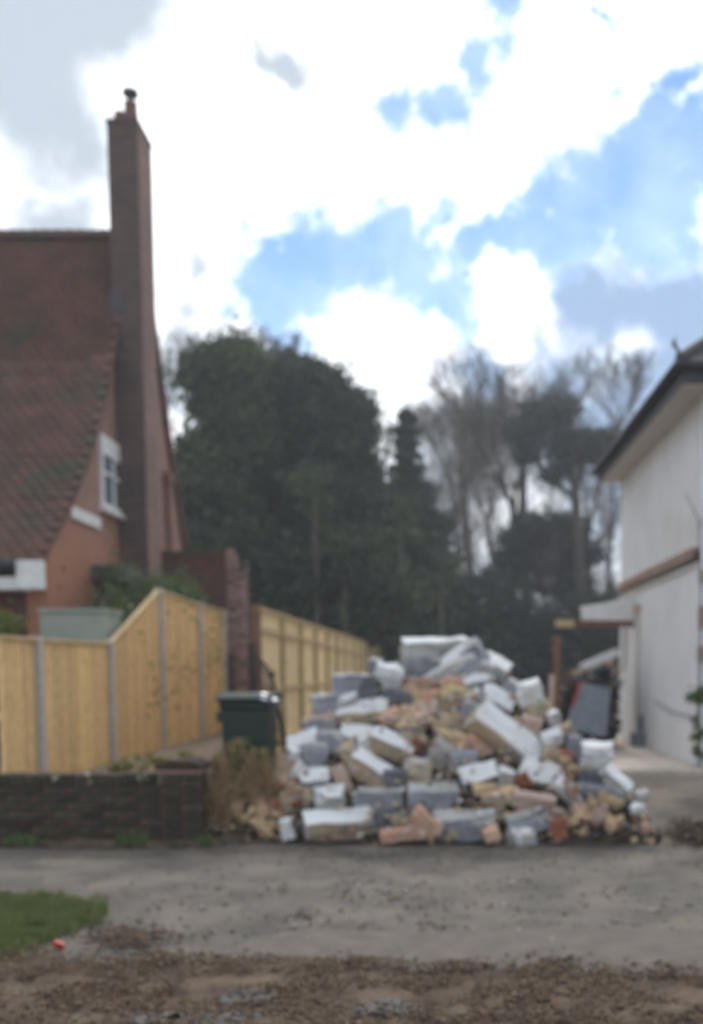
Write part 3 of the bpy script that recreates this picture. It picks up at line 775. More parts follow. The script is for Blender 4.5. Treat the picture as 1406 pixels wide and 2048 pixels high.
# exposed brick quoins at the near corner
q_ = brick_meshes('quoin_brick', .1, .064, .1, M['pink'], 3, .01)
for zz in [bz0 - .1 - .075 * i for i in (0, 1, 6, 7, 8, 9, 13, 14, 15)]:
    inst('quoin_brick', random.choice(q_), wh, (HX + .06, HD0 - .01 + random.uniform(-.01, .01), zz))
ov = .42; ex, eya, eyb = HX - ov, HD0 - .62, HD1 + .35
mb = MB(); mb.box((ex + .02, eya + .02, ze - .03), (HX + 6.4, eyb, ze - .003)); mb.build('soffit', M['cream'], wh)
mb = MB(); mb.box((ex, eya, ze - .06), (ex + .02, eyb, ze + .2)); mb.box((ex + .02, eya, ze - .06), (HX + 6.4, eya + .02, ze + .2)); mb.build('fascia', M['dark'], wh)
mb = MB(); mb.tube([(ex - .06, eya - .06, ze + .15), (ex - .06, eyb, ze + .15)], .062, 10); mb.tube([(ex - .06, eya - .06, ze + .15), (HX + 6.4, eya - .06, ze + .15)], .062, 10); mb.build('gutter', M['dark'], wh, smooth=True)
rise = 2.2; run = 2.7
mb = MB(); A = (ex - .04, eya - .04, ze + .2); B = (ex - .04, eyb, ze + .2); C_ = (ex + run, eyb - run, ze + .2 + rise); D_ = (ex + run, eya + run, ze + .2 + rise); E_ = (HX + 6.4, eya - .04, ze + .2); F_ = (HX + 6.4, eya + run, ze + .2 + rise)
mb.poly([A, B, C_, D_, E_, F_], [(0, 3, 2, 1), (0, 4, 5, 3)]); mb.poly([(p[0], p[1], p[2] - .06) for p in (A, B, C_, D_, E_, F_)], [(1, 2, 3, 0), (3, 5, 4, 0)]); mb.build('roof', M['lead'], wh)
hip = MB(); n = 10
hip.tube([tuple(Vector(A).lerp(Vector(D_), i / n) + Vector((0, 0, .03))) for i in range(n + 1)], .07, 8); hip.build('hip_tile', M['lead'], wh)
f0 = Vector(A)
mb = MB(); mb.tube([f0 + Vector((0, 0, 0)), f0 + Vector((-.02, 0, .12)), f0 + Vector((-.08, 0, .2)), f0 + Vector((-.06, 0, .27))], [.035, .02, .03, .012], 8); mb.build('finial', M['lead'], wh)
# rear window / door opening on the side wall, downpipe and meter box
def hp(x, y): return PX(x, y, HX)
a, b = hp(1281, 1235), hp(1250, 1335)
y0, y1 = a.y, b.y; z1 = a.z + .02; z0 = P(1281, 1470, a.y).z
f_ = MB(); f_.box((HX - .04, y0, z0), (HX - .002, y0 + .08, z1)); f_.box((HX - .04, y1 - .08, z1 - .95), (HX - .002, y1, z1)); f_.box((HX - .04, y0, z1), (HX - .002, y1, z1 + .08))
dr = f_.build('door', M['cream'], wh)
mb = MB(); mb.box((HX - .012, y0 + .08, z0), (HX - .003, y1 - .08, z1)); mb.build('door_leaf', M['render'], dr)
mb = MB(); mb.box((HX - .03, y1 - .14, z1 - .9), (HX - .013, y1 - .085, z1 - .02)); mb.build('pane', M['board'], dr)
mb = MB(); mb.box((HX - .06, y0 - .04, z1 + .08), (HX - .001, y0 + .3, z1 + .2)); mb.build('lintel', M['pink'], dr)
a = hp(1290, 1430); b = hp(1290, 1500)
mb = MB(); mb.tube([(HX - .07, a.y, a.z), (HX - .07, a.y, .55)], .04, 8); mb.build('downpipe', M['board'], wh)
mb = MB(); mb.box((HX - .2, a.y - .12, .37), (HX - .002, a.y + .2, .6)); mb.build('drain_box', M['board'], wh, bevel=.01)
mb = MB()
for i in range(10):
    t = i / 10
mb.tube([(HX - .02, HD0 + .1, 1.0), (HX - .02, HD0 + 1.2, 1.02), (HX - .02, HD0 + 2.4, 1.15)], .012, 5); mb.build('cable', M['board'], wh)

# patio slabs
pt = tag(empty('patio', (2.7, 13, .3)), kind='structure')
sl = []
x0, x1 = 2.02, HX - .01
yy = 12.28; r = 0
while yy < HD1 - .1:
    for c in range(3):
        w = (x1 - x0) / 3
        mb = MB(); mb.box((x0 + c * w + .004, yy + .004, .25), (x0 + (c + 1) * w - .004, yy + .596, .372 + random.uniform(-.003, .003))); mb.build('slab', M['slab'], pt, bevel=.005)
    yy += .6

# ------------------------------------------------------------------ lean-to frame and salvage by the house
a = P(1112, 1248, 17.3)
lt = empty('lean_to_frame', (2.6, 17.5, .37), 'half stripped lean-to frame with a white roof sheet against the white house', 'lean-to')
mb = MB(); mb.box((a.x, 17.25, a.z - .05), (HX - .005, 17.35, a.z + .05)); mb.build('beam', M['oldwood'], lt, bevel=.006)
mb = MB(); mb.box((a.x - .02, 17.2, a.z - .06), (a.x + .3, 17.24, a.z + .07)); mb.build('beam_end', M['yellow'], lt, bevel=.006)
mb = MB(); mb.prism([(a.x + .45, a.z + .06), (HX - .01, a.z + .05), (HX - .01, a.z + .5), (a.x + .85, a.z + .36), (a.x + .42, a.z + .3)], 'y', 17.26, 17.34); mb.build('roof_sheet', M['sheet'], lt, bevel=.02)
b0, b1 = P(1114, 1440, 15.6), P(1113, 1272, 15.9)
mb = MB(); mb.tube([b0 - Vector((0, 0, .45)), b1], .07, 4); tag(mb.build('timber_post', M['oldwood']), 'rust brown timber post standing upright behind the rubble pile', 'post')
b0, b1 = P(1100, 1440, 15.2), P(1104, 1350, 15.4)
mb = MB(); mb.tube([b0 - Vector((0, 0, .4)), b1], .05, 4); tag(mb.build('timber_post', M['pink']), 'short pinkish timber stump beside the rust brown post', 'post')
# leaning grey board with red edge
c4 = [P(1160, 1366, 15.2), P(1222, 1376, 15.2), P(1213, 1474, 14.8), P(1132, 1458, 14.8)]
mb = MB(); bk = [p + Vector((0, .12, 0)) for p in c4]
mb.poly(c4 + bk, [(3, 2, 1, 0), (4, 5, 6, 7), (0, 1, 5, 4), (1, 2, 6, 5), (2, 3, 7, 6), (3, 0, 4, 7)])
gb = tag(mb.build('board_panel', M['board'], bevel=.012), 'slate grey panel leaning against salvage beside the white house', 'panel')
mb = MB(); mb.tube([P(1160, 1366, 15.15), P(1146, 1412, 15.0)], .02, 6); mb.build('edge_strip', M['redp'], gb)
labs = ['pale plank lying uppermost on the salvage heap under the lean-to', 'broken brown plank just below the topmost pale plank', 'tan split plank poking left from the salvage heap', 'rough short plank end against the white wall', 'brown batten low in the salvage heap', 'thin grey batten tucked behind the grey panel']
for i, (xa, ya, xb, yb, w, m) in enumerate([(1165, 1335, 1232, 1305, .09, 'sheet'), (1150, 1345, 1225, 1322, .07, 'yellow'), (1130, 1352, 1190, 1330, .06, 'oldwood'), (1200, 1330, 1230, 1352, .1, 'pink'), (1130, 1380, 1160, 1352, .06, 'oldwood'), (1190, 1352, 1232, 1340, .05, 'cpost')]):
    mb = MB(); D = 16.2 + i * .1
    mb.tube([P(xa, ya, D), P(xb, yb, D + .5)], w, 4); tag(mb.build('plank', M[m]), labs[i], 'plank', 'salvaged planks under the lean-to')
hv = []
for _ in range(420):
    px = random.uniform(1122, 1232); py = random.uniform(1335 + abs(px - 1195) * .35, 1480); hv.append(P(px, py, random.uniform(16.0, 17.2)))
chips('salvage_debris', hv, (.04, .16), M['blackbag'], flat=.7, mats=[M['blackbag'], M['oldwood'], M['dark'], M['b_dark']])

# ------------------------------------------------------------------ wheelie bin with a blue sack on the lid
BD = 9.85; bx0, bx1 = P(437, 1400, BD).x, P(538, 1400, BD).x; bt = P(490, 1392, BD).z; bb = height(-1.95, 9.8) + .0
bc = (bx0 + bx1) / 2
bn = empty('wheelie_bin', (bc, BD + .3, bb), 'dark green wheelie bin among weeds beside the rubble pile', 'bin')
mb = MB(); hw = (bx1 - bx0) / 2
def ring(z, w, d, yo=0): return [(bc - w, BD + yo, z), (bc + w, BD + yo, z), (bc + w, BD + yo + d, z), (bc - w, BD + yo + d, z)]
rs = [ring(bb + .06, hw * .78, .46, .1), ring(bb + .5, hw * .86, .54, .06), ring(bt - .14, hw * .93, .6, .02), ring(bt - .13, hw * .99, .64, 0), ring(bt - .05, hw * 1.0, .66, -.01)]
mb.poly(sum(rs, []), [(3, 2, 1, 0), (16, 17, 18, 19)] + [(r * 4 + i, r * 4 + (i + 1) % 4, r * 4 + 4 + (i + 1) % 4, r * 4 + 4 + i) for r in range(4) for i in range(4)])
mb.build('body', M['bin'], bn, bevel=.02)
mb = MB(); mb.prism([(BD - .06, bt - .05), (BD + .68, bt - .045), (BD + .7, bt - .01), (BD + .4, bt + .03), (BD + .05, bt + .015), (BD - .06, bt - .02)], 'x', bc - hw * 1.1, bc + hw * 1.1); mb.build('lid', M['lid'], bn, bevel=.012)
mb = MB(); mb.tube([(bc - hw, BD + .72, bt - .08), (bc + hw, BD + .72, bt - .08)], .018, 8); mb.build('handle', M['bin'], bn)
for s_ in (-1, 1):
    mb = MB(); mb.tube([(bc + s_ * hw * .82, BD + .6, bb + .1), (bc + s_ * (hw * .82 + .05), BD + .6, bb + .1)], .1, 16); mb.build('wheel', M['rubber'], bn)
mb = MB(); mb.box((bc - hw - .05, BD + .1, bt - .27), (bc - hw * .94, BD + .2, bt - .16)); mb.build('side_lug', M['bin'], bn, bevel=.01)
import bmesh
def lump(name, loc, size, m, seed=0, rot=(0, 0, 0), sub=2, amp=.3, fr=1.5, parent=None):
    bm = bmesh.new(); bmesh.ops.create_icosphere(bm, subdivisions=sub, radius=1)
    for v in bm.verts:
        v.co = v.co * (1 + amp * noise.noise(v.co * fr + Vector((seed * 3.1, seed, -seed))))
        v.co = Vector((v.co.x * size[0], v.co.y * size[1], v.co.z * size[2]))
    me = bpy.data.meshes.new(name); bm.to_mesh(me); bm.free(); me.materials.append(m)
    o = link(bpy.data.objects.new(name, me)); o.location = loc; o.rotation_euler = rot; return o
o = lump('plastic_sack', P(532, 1400, BD + .1), (.13, .18, .06), M['bluebag'], 3, (0, .25, 0), 3, .35, 2.2)
tag(o, 'crumpled blue grey plastic sack lying on the bin lid', 'sack')

# iron gate leaning behind the bin
GD = 10.9
gt = empty('iron_gate', P(540, 1500, GD), 'black wrought iron gate with an arched top leaning behind the green bin', 'gate')
top_c = [P(458, 1312, GD), P(480, 1302, GD), P(515, 1318, GD), P(533, 1332, GD), P(545, 1352, GD)]
mb = MB(); mb.tube([P(545, 1350, GD), P(551, 1400, GD), P(562, 1440, GD), P(574, 1500, GD)], .022, 6); mb.build('stile', M['iron'], gt)
mb = MB(); mb.tube([P(461, 1308, GD + .3), P(462, 1400, GD + .3), P(470, 1500, GD + .2)], .045, 6); mb.tube([P(503, 1285, GD + .3), P(505, 1400, GD + .3), P(508, 1500, GD + .2)], .045, 6); mb.build('stile', M['iron'], gt)
mb = MB(); mb.tube([P(508, 1312, GD), P(520, 1318, GD), P(533, 1332, GD), P(545, 1352, GD)], .014, 6); mb.build('top_rail', M['iron'], gt)
for yy in (1405, 1490):
    mb = MB(); s = (yy - 1350) / 150; mb.tube([P(500 + 20 * s, yy - 6, GD), P(547 + 27 * s, yy, GD)], .013, 6); mb.build('rail', M['iron'], gt)
for i in range(7):
    t = i / 6; xa, ya = 507 + 33 * t, 1316 + 26 * t * t
    mb = MB(); mb.tube([P(xa, ya, GD), P(xa + 26, 1492, GD)], .009, 5); mb.build('bar', M['iron'], gt)
mb = MB(); mb.tube([P(545, 1350, GD - .02) + Vector((.01 * math.cos(t), 0, .03 * math.sin(t))) for t in (0, 1.5, 3, 4.5)], .03, 6); mb.build('latch', M['iron'], gt)

# ------------------------------------------------------------------ rubble pile
def pile_D(px, py):
    r = ray(px, py); t = r.z / r.y
    return max(8.85, min(11.2, (9.434 + 1.6) / (1.06 - t)))

sil = [(440, 1640), (560, 1600), (590, 1510), (625, 1435), (668, 1365), (745, 1340), (800, 1300), (860, 1290), (945, 1300), (1010, 1355), (1080, 1385), (1120, 1450), (1165, 1500), (1230, 1545), (1285, 1610), (1330, 1670)]
SX = []; SH = []
for (px, py) in sil:
    q = P(px, py, pile_D(px, py)); SX.append(q.x); SH.append(max(0, q.z))
def mound(x, y):
    H = float(np.interp(x, SX, SH, left=0, right=0)) - .1
    z = min(H, (y - 9.12) * 1.06, (12.9 - y) * .9)
    return z
xs = np.arange(-2.3, 2.7, .05); ys = np.arange(8.95, 13.2, .05)
def mf(x, y):
    z = mound(x, y) + .06 * noise.noise(Vector((x * 4, y * 4, 0))) + .05 * noise.noise(Vector((x * 11, y * 11, 0)))
    g_ = height(x, y) 
    return max(z, g_ - .05)
tag(grid('rubble_heap', xs, ys, mf, M['core']), 'dusty dirt and crushed rubble bedded under the loose blocks', kind='stuff')
pc_ = []
while len(pc_) < 3000:
    x = random.uniform(-1.9, 2.3); y = random.uniform(8.95, 11.3); z = mf(x, y)
    if z > height(x, y) - .02: pc_.append((x, y, z + .01))
chips('rubble_chips', pc_, (.015, .06), M['core'], flat=.7, mats=[M['core'], M['b_tan'], M['yellow'], M['salmon'], M['b_grey'], M['core'], M['core']])

def block(px, py, w, h, roll=0, tilt=12, yaw=0, tm='b_white', fm='b_grey', sm=None, dep=.24, label='', dd=0, jit=.08, cut=True, name='concrete_block', cat='block', group='broken blocks in the rubble pile', D=None):
    D = (D or pile_D(px, py)) + dd
    L_, H_ = w / F * D, h / F * D
    bm = bmesh.new(); bmesh.ops.create_cube(bm, size=1)
    bmesh.ops.subdivide_edges(bm, edges=bm.edges[:], cuts=3, use_grid_fill=True)
    seed = random.random() * 99
    cx = [(random.choice((-1, 1)), random.choice((-1, 1)), random.choice((-1, 1)), random.uniform(.12, .36)) for _ in range(2 if cut else 0)]
    s = min(L_, H_, dep)
    for v in bm.verts:
        c = v.co.copy()
        for (a, b, e, r) in cx:                      # knocked-off corners
            t = (a * c.x + b * c.y + e * c.z) / 1.5
            if t > 1 - r: v.co -= Vector((a, b, e)) * (t - (1 - r)) * .75
        v.co = Vector((v.co.x * L_, v.co.y * dep, v.co.z * H_))
        nv = Vector((noise.noise(c * 2.3 + Vector((seed, 0, 0))), noise.noise(c * 2.3 + Vector((0, seed, 0))), noise.noise(c * 2.3 + Vector((0, 0, seed)))))
        v.co += nv * s * jit * 2
    bm.normal_update()
    sm = sm or fm
    mats = [M[tm], M[fm], M[sm]]
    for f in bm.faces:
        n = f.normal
        f.material_index = 0 if n.z > .6 else (1 if n.y < -.6 else 2)  # white tops and grey fronts: light and shade put into the colour
    bmesh.ops.bevel(bm, geom=[e for e in bm.edges if e.calc_face_angle(0) > .6], offset=s * .035, segments=1, affect='EDGES')
    me = bpy.data.meshes.new(name); bm.to_mesh(me); bm.free()
    for m in mats: me.materials.append(m)
    o = link(bpy.data.objects.new(name, me))
    o.location = P(px, py, D + dep * .3)
    # yaw about the vertical, tip towards the viewer, then roll in the plane facing the road
    o.rotation_euler = (Matrix.Rotation(R(-roll), 3, 'Y') @ Matrix.Rotation(R(tilt), 3, 'X') @ Matrix.Rotation(R(yaw), 3, 'Z')).to_euler()
    return tag(o, label, cat, group)

BL = [
 # px, py, w, h, roll, tilt, yaw, top, front, side, depth, label
 (872, 1300, 135, 44, 2, 8, 6, 'b_white', 'b_pale', 'b_pale', .3, 'wide pale slab crowning the very top of the pile'),
 (843, 1334, 78, 52, 12, 4, 14, 'b_pale', 'b_grey', 'b_grey', .3, 'blue grey block tucked under the topmost slab'),
 (886, 1336, 132, 26, 36, 30, 0, 'b_white', 'b_white', 'b_pale', .2, 'long white slab slanting up to the right near the summit'),
 (937, 1326, 84, 62, 44, 6, -10, 'b_white', 'b_grey', 'b_grey', .3, 'grey faced block standing on its corner at the right of the summit'),
 (990, 1334, 58, 30, -24, 25, 0, 'b_white', 'b_pale', 'b_tan', .28, 'cream block on the upper right shoulder of the pile'),
 (958, 1362, 62, 22, 6, 30, 0, 'b_white', 'b_pale', 'b_dark', .2, 'thin cream piece just below the corner standing block'),
 (1060, 1394, 52, 60, 18, 12, -8, 'b_white', 'b_white', 'b_grey', .2, 'large white chunk upright at the right shoulder'),
 (992, 1402, 74, 40, -34, 42, 0, 'b_white', 'b_grey', 'b_dark', .22, 'grey block with a white top tipped right, below the cream shoulder block'),
 (1030, 1378, 40, 26, -30, 10, 0, 'b_pale', 'b_grey', 'b_grey', .2, 'small grey block wedged left of the upright white chunk'),
 (943, 1394, 34, 30, 5, 15, 0, 'b_white', 'b_white', 'b_white', .15, 'small bright white lump above the long slanting beam'),
 (697, 1370, 62, 42, 0, 5, 10, 'b_pale', 'b_grey', 'b_grey', .25, 'blue grey block at the upper left edge against the fence'),
 (736, 1376, 36, 54, -6, 3, 0, 'b_pale', 'b_dark', 'b_dark', .2, 'dark upright block beside the bright white upper left chunk'),
 (775, 1360, 56, 62, -14, 14, 8, 'b_white', 'b_white', 'b_pale', .22, 'bright white chunk standing at the upper left of the pile'),
 (753, 1330, 28, 26, 0, 5, 0, 'b_pale', 'b_grey', 'b_grey', .2, 'small lilac grey block behind the bright white upper left chunk'),
 (650, 1412, 48, 44, 8, 5, 0, 'b_pale', 'b_grey', 'b_grey', .25, 'plain grey block on the left slope beneath the fence'),
 (697, 1404, 44, 26, 28, 22, 0, 'b_white', 'b_pale', 'b_grey', .18, 'pale wedge resting on the left end of the long tan fronted block'),
 (722, 1426, 118, 32, 7, 24, -4, 'b_white', 'b_tan', 'b_tan', .24, 'long block with white top and tan front on the upper left'),
 (640, 1446, 66, 30, 14, 14, 0, 'pink', 'b_grey', 'b_dark', .22, 'flat grey slab with a pink top on the left slope'),
 (607, 1484, 66, 22, 27, 34, 0, 'b_white', 'b_grey', 'b_grey', .22, 'slim white topped slab sloping down to the left edge'),
 (662, 1484, 52, 46, -8, 6, 0, 'b_pale', 'b_grey', 'b_grey', .24, 'lilac grey block left of centre on the left slope'),
 (628, 1516, 46, 62, -6, 4, 12, 'b_pale', 'b_grey', 'b_grey', .24, 'tall grey block face at the left side of the pile'),
 (593, 1508, 24, 22, 0, 15, 0, 'b_white', 'b_white', 'b_white', .12, 'small white lump at the far left edge'),
 (600, 1546, 40, 26, 44, 22, 0, 'b_white', 'b_white', 'b_grey', .16, 'white wedge tilted at the lower left edge'),
 (630, 1560, 62, 34, -3, 32, 0, 'b_white', 'b_grey', 'b_grey', .2, 'low white topped grey block beside the lower left wedge'),
 (714, 1466, 66, 14, -4, 38, 0, 'b_white', 'b_white', 'b_grey', .2, 'flat white slab left of centre with an upright stub below it'),
 (729, 1492, 24, 36, 12, 8, 0, 'b_white', 'b_white', 'b_white', .14, 'short white stub below the flat white slab'),
 (785, 1492, 92, 42, -17, 30, 0, 'b_white', 'b_tan', 'b_tan', .2, 'white topped tan block tipping right in the centre left'),
 (702, 1508, 40, 46, 28, 5, 0, 'b_tan', 'b_tan', 'b_grey', .2, 'rounded tan lump left of the centre blocks'),
 (745, 1542, 96, 46, -24, 30, 0, 'b_white', 'b_tan', 'b_tan', .2, 'steeply tipped tan block with a white upper face, centre left'),
 (838, 1543, 50, 48, 2, 8, 0, 'b_pale', 'b_tan', 'b_tan', .22, 'square tan faced block in the middle of the pile'),
 (684, 1556, 52, 22, -62, 8, 0, 'pink', 'pink', 'pink', .12, 'pinkish brick standing on end at the lower left centre'),
 (660, 1600, 60, 44, 2, 18, -6, 'b_white', 'b_pale', 'b_pale', .24, 'pale block above the long tan and grey front block'),
 (763, 1600, 104, 46, 0, 3, -14, 'b_pale', 'b_grey', 'b_dark', .26, 'wide grey block in the second row from the ground'),
 (790, 1556, 44, 38, 0, 4, 0, 'b_dark', 'b_dark', 'b_dark', .24, 'dark block standing in for shade in the hollow left of the square tan block'),  # added dark block, painted shade filling a shadowed hollow
 (676, 1648, 142, 44, 0, 14, 16, 'b_white', 'b_tan', 'b_grey', .28, 'long pale topped front block with a tan face and grey end, on the ground'),
 (798, 1640, 42, 36, 4, 5, 0, 'b_dark', 'b_tan', 'b_dark', .2, 'small tan block on the ground beside the orange brick'),
 (768, 1640, 30, 44, -6, 3, 0, 'b_dark', 'b_dark', 'b_dark', .2, 'dark narrow block right of the long front block'),
 (866, 1592, 104, 44, 0, 10, -4, 'b_pale', 'b_grey', 'b_tan', .24, 'grey brown block with a thin pale top, second row centre'),
 (930, 1649, 126, 48, 3, 12, -8, 'b_white', 'b_grey', 'b_grey', .26, 'big blue grey block on the ground at the front centre'),
 (1043, 1674, 54, 40, -4, 22, 20, 'b_white', 'b_white', 'b_pale', .2, 'white wedge lying forward of the pile on the ground'),
 (1062, 1640, 108, 42, 12, 10, 0, 'b_pale', 'b_grey', 'b_dark', .24, 'grey block on the ground at the front right'),
 (958, 1556, 76, 44, 6, 42, 0, 'b_white', 'b_grey', 'b_grey', .22, 'white topped block above the big blue grey front block'),
 (1012, 1556, 32, 38, -8, 14, 0, 'b_white', 'b_pale', 'b_pale', .16, 'small pale block between two white slabs, lower right centre'),
 (1000, 1590, 74, 26, 2, 14, 0, 'yellow', 'b_tan', 'b_tan', .2, 'flat tan slab above the front right blocks'),
 (880, 1508, 44, 54, -34, 10, 0, 'b_pale', 'b_pale', 'b_grey', .2, 'light grey diamond shaped block in the centre'),
 (925, 1522, 60, 40, 0, 6, 0, 'b_grey', 'b_grey', 'b_tan', .24, 'dull grey block right of the diamond shaped one'),
 (1022, 1482, 190, 52, -42, 40, 0, 'b_white', 'b_tan', 'b_tan', .3, 'longest white topped beam slanting down across the right half'),
 (944, 1436, 52, 60, -24, 5, 0, 'b_pale', 'b_grey', 'b_grey', .2, 'dark grey block at the upper end of the slanting beam'),
 (1078, 1548, 80, 30, -12, 48, 0, 'b_white', 'b_tan', 'b_tan', .26, 'broad white slab at the lower end of the slanting beam'),
 (1136, 1580, 70, 26, -48, 28, 0, 'b_white', 'b_white', 'b_pale', .16, 'narrow white slab pointing down to the right ground'),
 (1104, 1476, 42, 24, 20, 25, 0, 'b_white', 'b_white', 'b_pale', .16, 'small white block right of the slanting beam'),
 (1062, 1446, 44, 24, -14, 15, 0, 'pink', 'pink', 'b_tan', .16, 'pinkish block behind the slanting beam'),
 (1078, 1424, 44, 36, 20, 8, 0, 'b_tan', 'b_tan', 'b_tan', .2, 'tan block on the upper right slope under the white chunk'),
 (1106, 1440, 24, 36, 12, 12, 0, 'b_white', 'b_pale', 'b_pale', .14, 'thin pale block on the right outline by the post'),
 (1190, 1510, 72, 48, -6, 16, 14, 'b_white', 'b_white', 'b_grey', .2, 'cream white block in front of the patio'),
 (1148, 1496, 28, 50, 0, 3, 0, 'b_grey', 'b_grey', 'b_dark', .2, 'grey upright block left of the cream white one'),
 (1230, 1562, 66, 30, -36, 30, 0, 'b_white', 'b_pale', 'b_pale', .2, 'cream slab tipped right at the right foot of the pile'),
 (1182, 1552, 60, 24, -18, 10, 0, 'b_dark', 'b_dark', 'b_dark', .2, 'dark slab beneath the cream white block'),
 (1186, 1580, 64, 22, -14, 10, 0, 'b_grey', 'b_grey', 'b_dark', .2, 'grey slab low on the right slope'),
 (1284, 1592, 24, 20, 8, 12, 0, 'b_pale', 'b_pale', 'b_grey', .12, 'small pale lump at the rightmost foot of the pile'),
 (1274, 1616, 28, 14, 10, 18, 0, 'b_white', 'b_white', 'b_grey', .12, 'small white piece on the ground at the right foot'),
 (574, 1658, 26, 40, 16, 10, 0, 'b_white', 'b_white', 'b_pale', .14, 'small white slab upright on the ground left of the front block'),
 (1225, 1600, 50, 26, -10, 5, 0, 'b_dark', 'b_tan', 'b_dark', .18, 'brown block under the right foot cream slab'),
 (1135, 1462, 30, 30, 30, 5, 0, 'b_tan', 'b_tan', 'b_dark', .16, 'small tan block at the right outline below the post'),
 (895, 1455, 60, 44, 10, 6, 0, 'b_tan', 'b_tan', 'b_grey', .2, 'tan block half buried among the central bricks'),
 (905, 1395, 50, 44, -10, 6, 0, 'yellow', 'b_tan', 'b_tan', .2, 'rounded tan block under the summit slabs'),
 (800, 1400, 60, 40, -8, 5, 0, 'b_dark', 'b_dark', 'b_dark', .24, 'dark block above the central bricks at the left'),
 (820, 1470, 50, 34, -20, 5, 0, 'b_dark', 'b_tan', 'b_dark', .2, 'brown block under the central bricks'),
 (595, 1600, 60, 40, 6, 5, 0, 'b_tan', 'b_tan', 'b_dark', .2, 'brown block at the lower left behind the sandy lumps'),
 (1110, 1512, 46, 30, -35, 10, 0, 'pink', 'b_tan', 'b_tan', .18, 'pink topped lump right of the slanting beam'),
]
for b in BL:
    px, py, w, h, roll, tilt, yaw, tm, fm, sm, dep, lab = b
    if tm == 'b_white' and not any(k in lab for k in ('white', 'cream', 'pale')): tm = 'b_pale'
    yaw += random.uniform(-13, 13); roll += random.uniform(-4, 4); tilt += random.uniform(-3, 6)
    block(px, py, w, h, roll, tilt, yaw, tm, fm, sm, dep, lab, D=(9.0 if py > 1660 else None))

# bricks: named ones, then the look-alikes of the middle
NB = [
 (805, 1668, 94, 22, 8, 10, 'salmon', 'long orange brick lying on the ground in front of the pile'),
 (850, 1646, 66, 36, -46, 10, 'salmon', 'orange brick chunk leaning on the long orange brick'),
 (983, 1668, 32, 26, 20, 10, 'salmon', 'orange brick end right of the big blue grey front block'),
 (1118, 1655, 32, 36, 10, 6, 'red', 'dark red brick at the front right of the pile'),
 (998, 1440, 26, 18, -20, 8, 'red', 'red brick above the slanting beam'),
 (1046, 1562, 24, 28, 20, 8, 'red', 'red brick left of the broad white slab'),
 (1132, 1512, 26, 20, -40, 8, 'red', 'red brick end right of the slanting beam'),
 (905, 1478, 62, 30, -14, 14, 'yellow', 'yellow sandy brick above the diamond shaped block'),
 (955, 1490, 52, 22, -38, 10, 'salmon', 'salmon brick sloping down beside the slanting beam'),
 (800, 1442, 62, 22, -6, 18, 'pink', 'pink brick at the left of the central brick heap'),
 (900, 1368, 50, 26, 8, 12, 'salmon', 'salmon brick just under the summit slabs'),
 (905, 1440, 60, 22, -8, 12, 'pink', 'pink brick right of centre in the central brick heap'),
 (838, 1375, 60, 34, 10, 10, 'salmon', 'salmon brick at the top left of the central brick heap'),
 (970, 1578, 50, 20, -4, 14, 'yellow', 'yellow brick above the big blue grey front block'),
 (1068, 1604, 88, 34, -6, 26, 'pink', 'cream pink stone resting on the front right grey block'),
]
for (px, py, w, h, roll, tilt, m, lab) in NB:
    block(px, py, w, h, roll, tilt, random.uniform(-20, 20), m, m, m, .12, lab, name='brick', cat='brick', group='loose bricks in the rubble pile', jit=.09, dd=-.04, D=(8.95 if py > 1640 else None))
for i in range(44):
    px = random.gauss(850, 42); py = random.gauss(1425, 34)
    if not (765 < px < 950 and 1365 < py < 1500): continue
    s = random.uniform(.7, 1.25)
    mk = random.choice(['salmon', 'pink', 'pink', 'yellow', 'red', 'b_tan', 'yellow'])
    block(px, py, 46 * s, 21 * s, random.uniform(-60, 60), random.uniform(-5, 35), random.uniform(-40, 40), mk, mk, mk, .11,
          'broken ' + dict(salmon='salmon orange', pink='pale pink', yellow='sandy yellow', red='dark red', b_tan='tan brown')[mk] + ' brick among those heaped at the middle of the pile', name='brick', cat='brick', group='broken bricks heaped in the middle of the pile', jit=.12, dd=random.uniform(-.06, .12))

pc_ = []
while len(pc_) < 650:
    px, py = random.gauss(900, 170), random.uniform(1330, 1670); D = pile_D(px, py) - random.uniform(-.02, .14)
    q = P(px, py, D)
    if mf(q.x, q.y + .3) > q.z - .1: pc_.append(q)
chips('rubble_chips', pc_, (.008, .04), M['core'], flat=.6, mats=[M['b_tan'], M['salmon'], M['b_grey'], M['b_white'], M['pink'], M['core'], M['yellow']])
# sandy lumps at the two feet of the pile
def chunk_mesh(m, seed):
    bm = bmesh.new()
    for _ in range(14):
        v = Vector((random.gauss(0, 1), random.gauss(0, 1), random.gauss(0, 1))).normalized()
        bm.verts.new(Vector((v.x * random.uniform(.8, 1.1), v.y * random.uniform(.7, 1), v.z * random.uniform(.6, .85))))
    r = bmesh.ops.convex_hull(bm, input=bm.verts[:])
    bmesh.ops.delete(bm, geom=[v for v in bm.verts if not v.link_faces], context='VERTS')
    bmesh.ops.bevel(bm, geom=bm.edges[:], offset=.06, segments=1, affect='EDGES')
    me = bpy.data.meshes.new('lump'); bm.to_mesh(me); bm.free(); me.materials.append(m); return me
CH = [chunk_mesh(M[m], i) for i, m in enumerate(['yellow', 'yellow', 'yellow', 'salmon', 'pink', 'yellow', 'b_tan', 'red'])]
def lumps(n, fx, fy, s, label, group, mi, zs=0, D0=None):
    for _ in range(n):
        px, py = fx(), fy(); D = D0(px, py) if D0 else pile_D(px, py) - .05
        q = P(px, py, D); o = link(bpy.data.objects.new('rubble_lump', CH[random.choice(mi)])); r = random.uniform(*s)
        o.location = q; o.scale = (r, r, r * .85); o.rotation_euler = (random.random() * 6, random.random() * 6, random.random() * 6)
        tag(o, label, 'rubble', group)
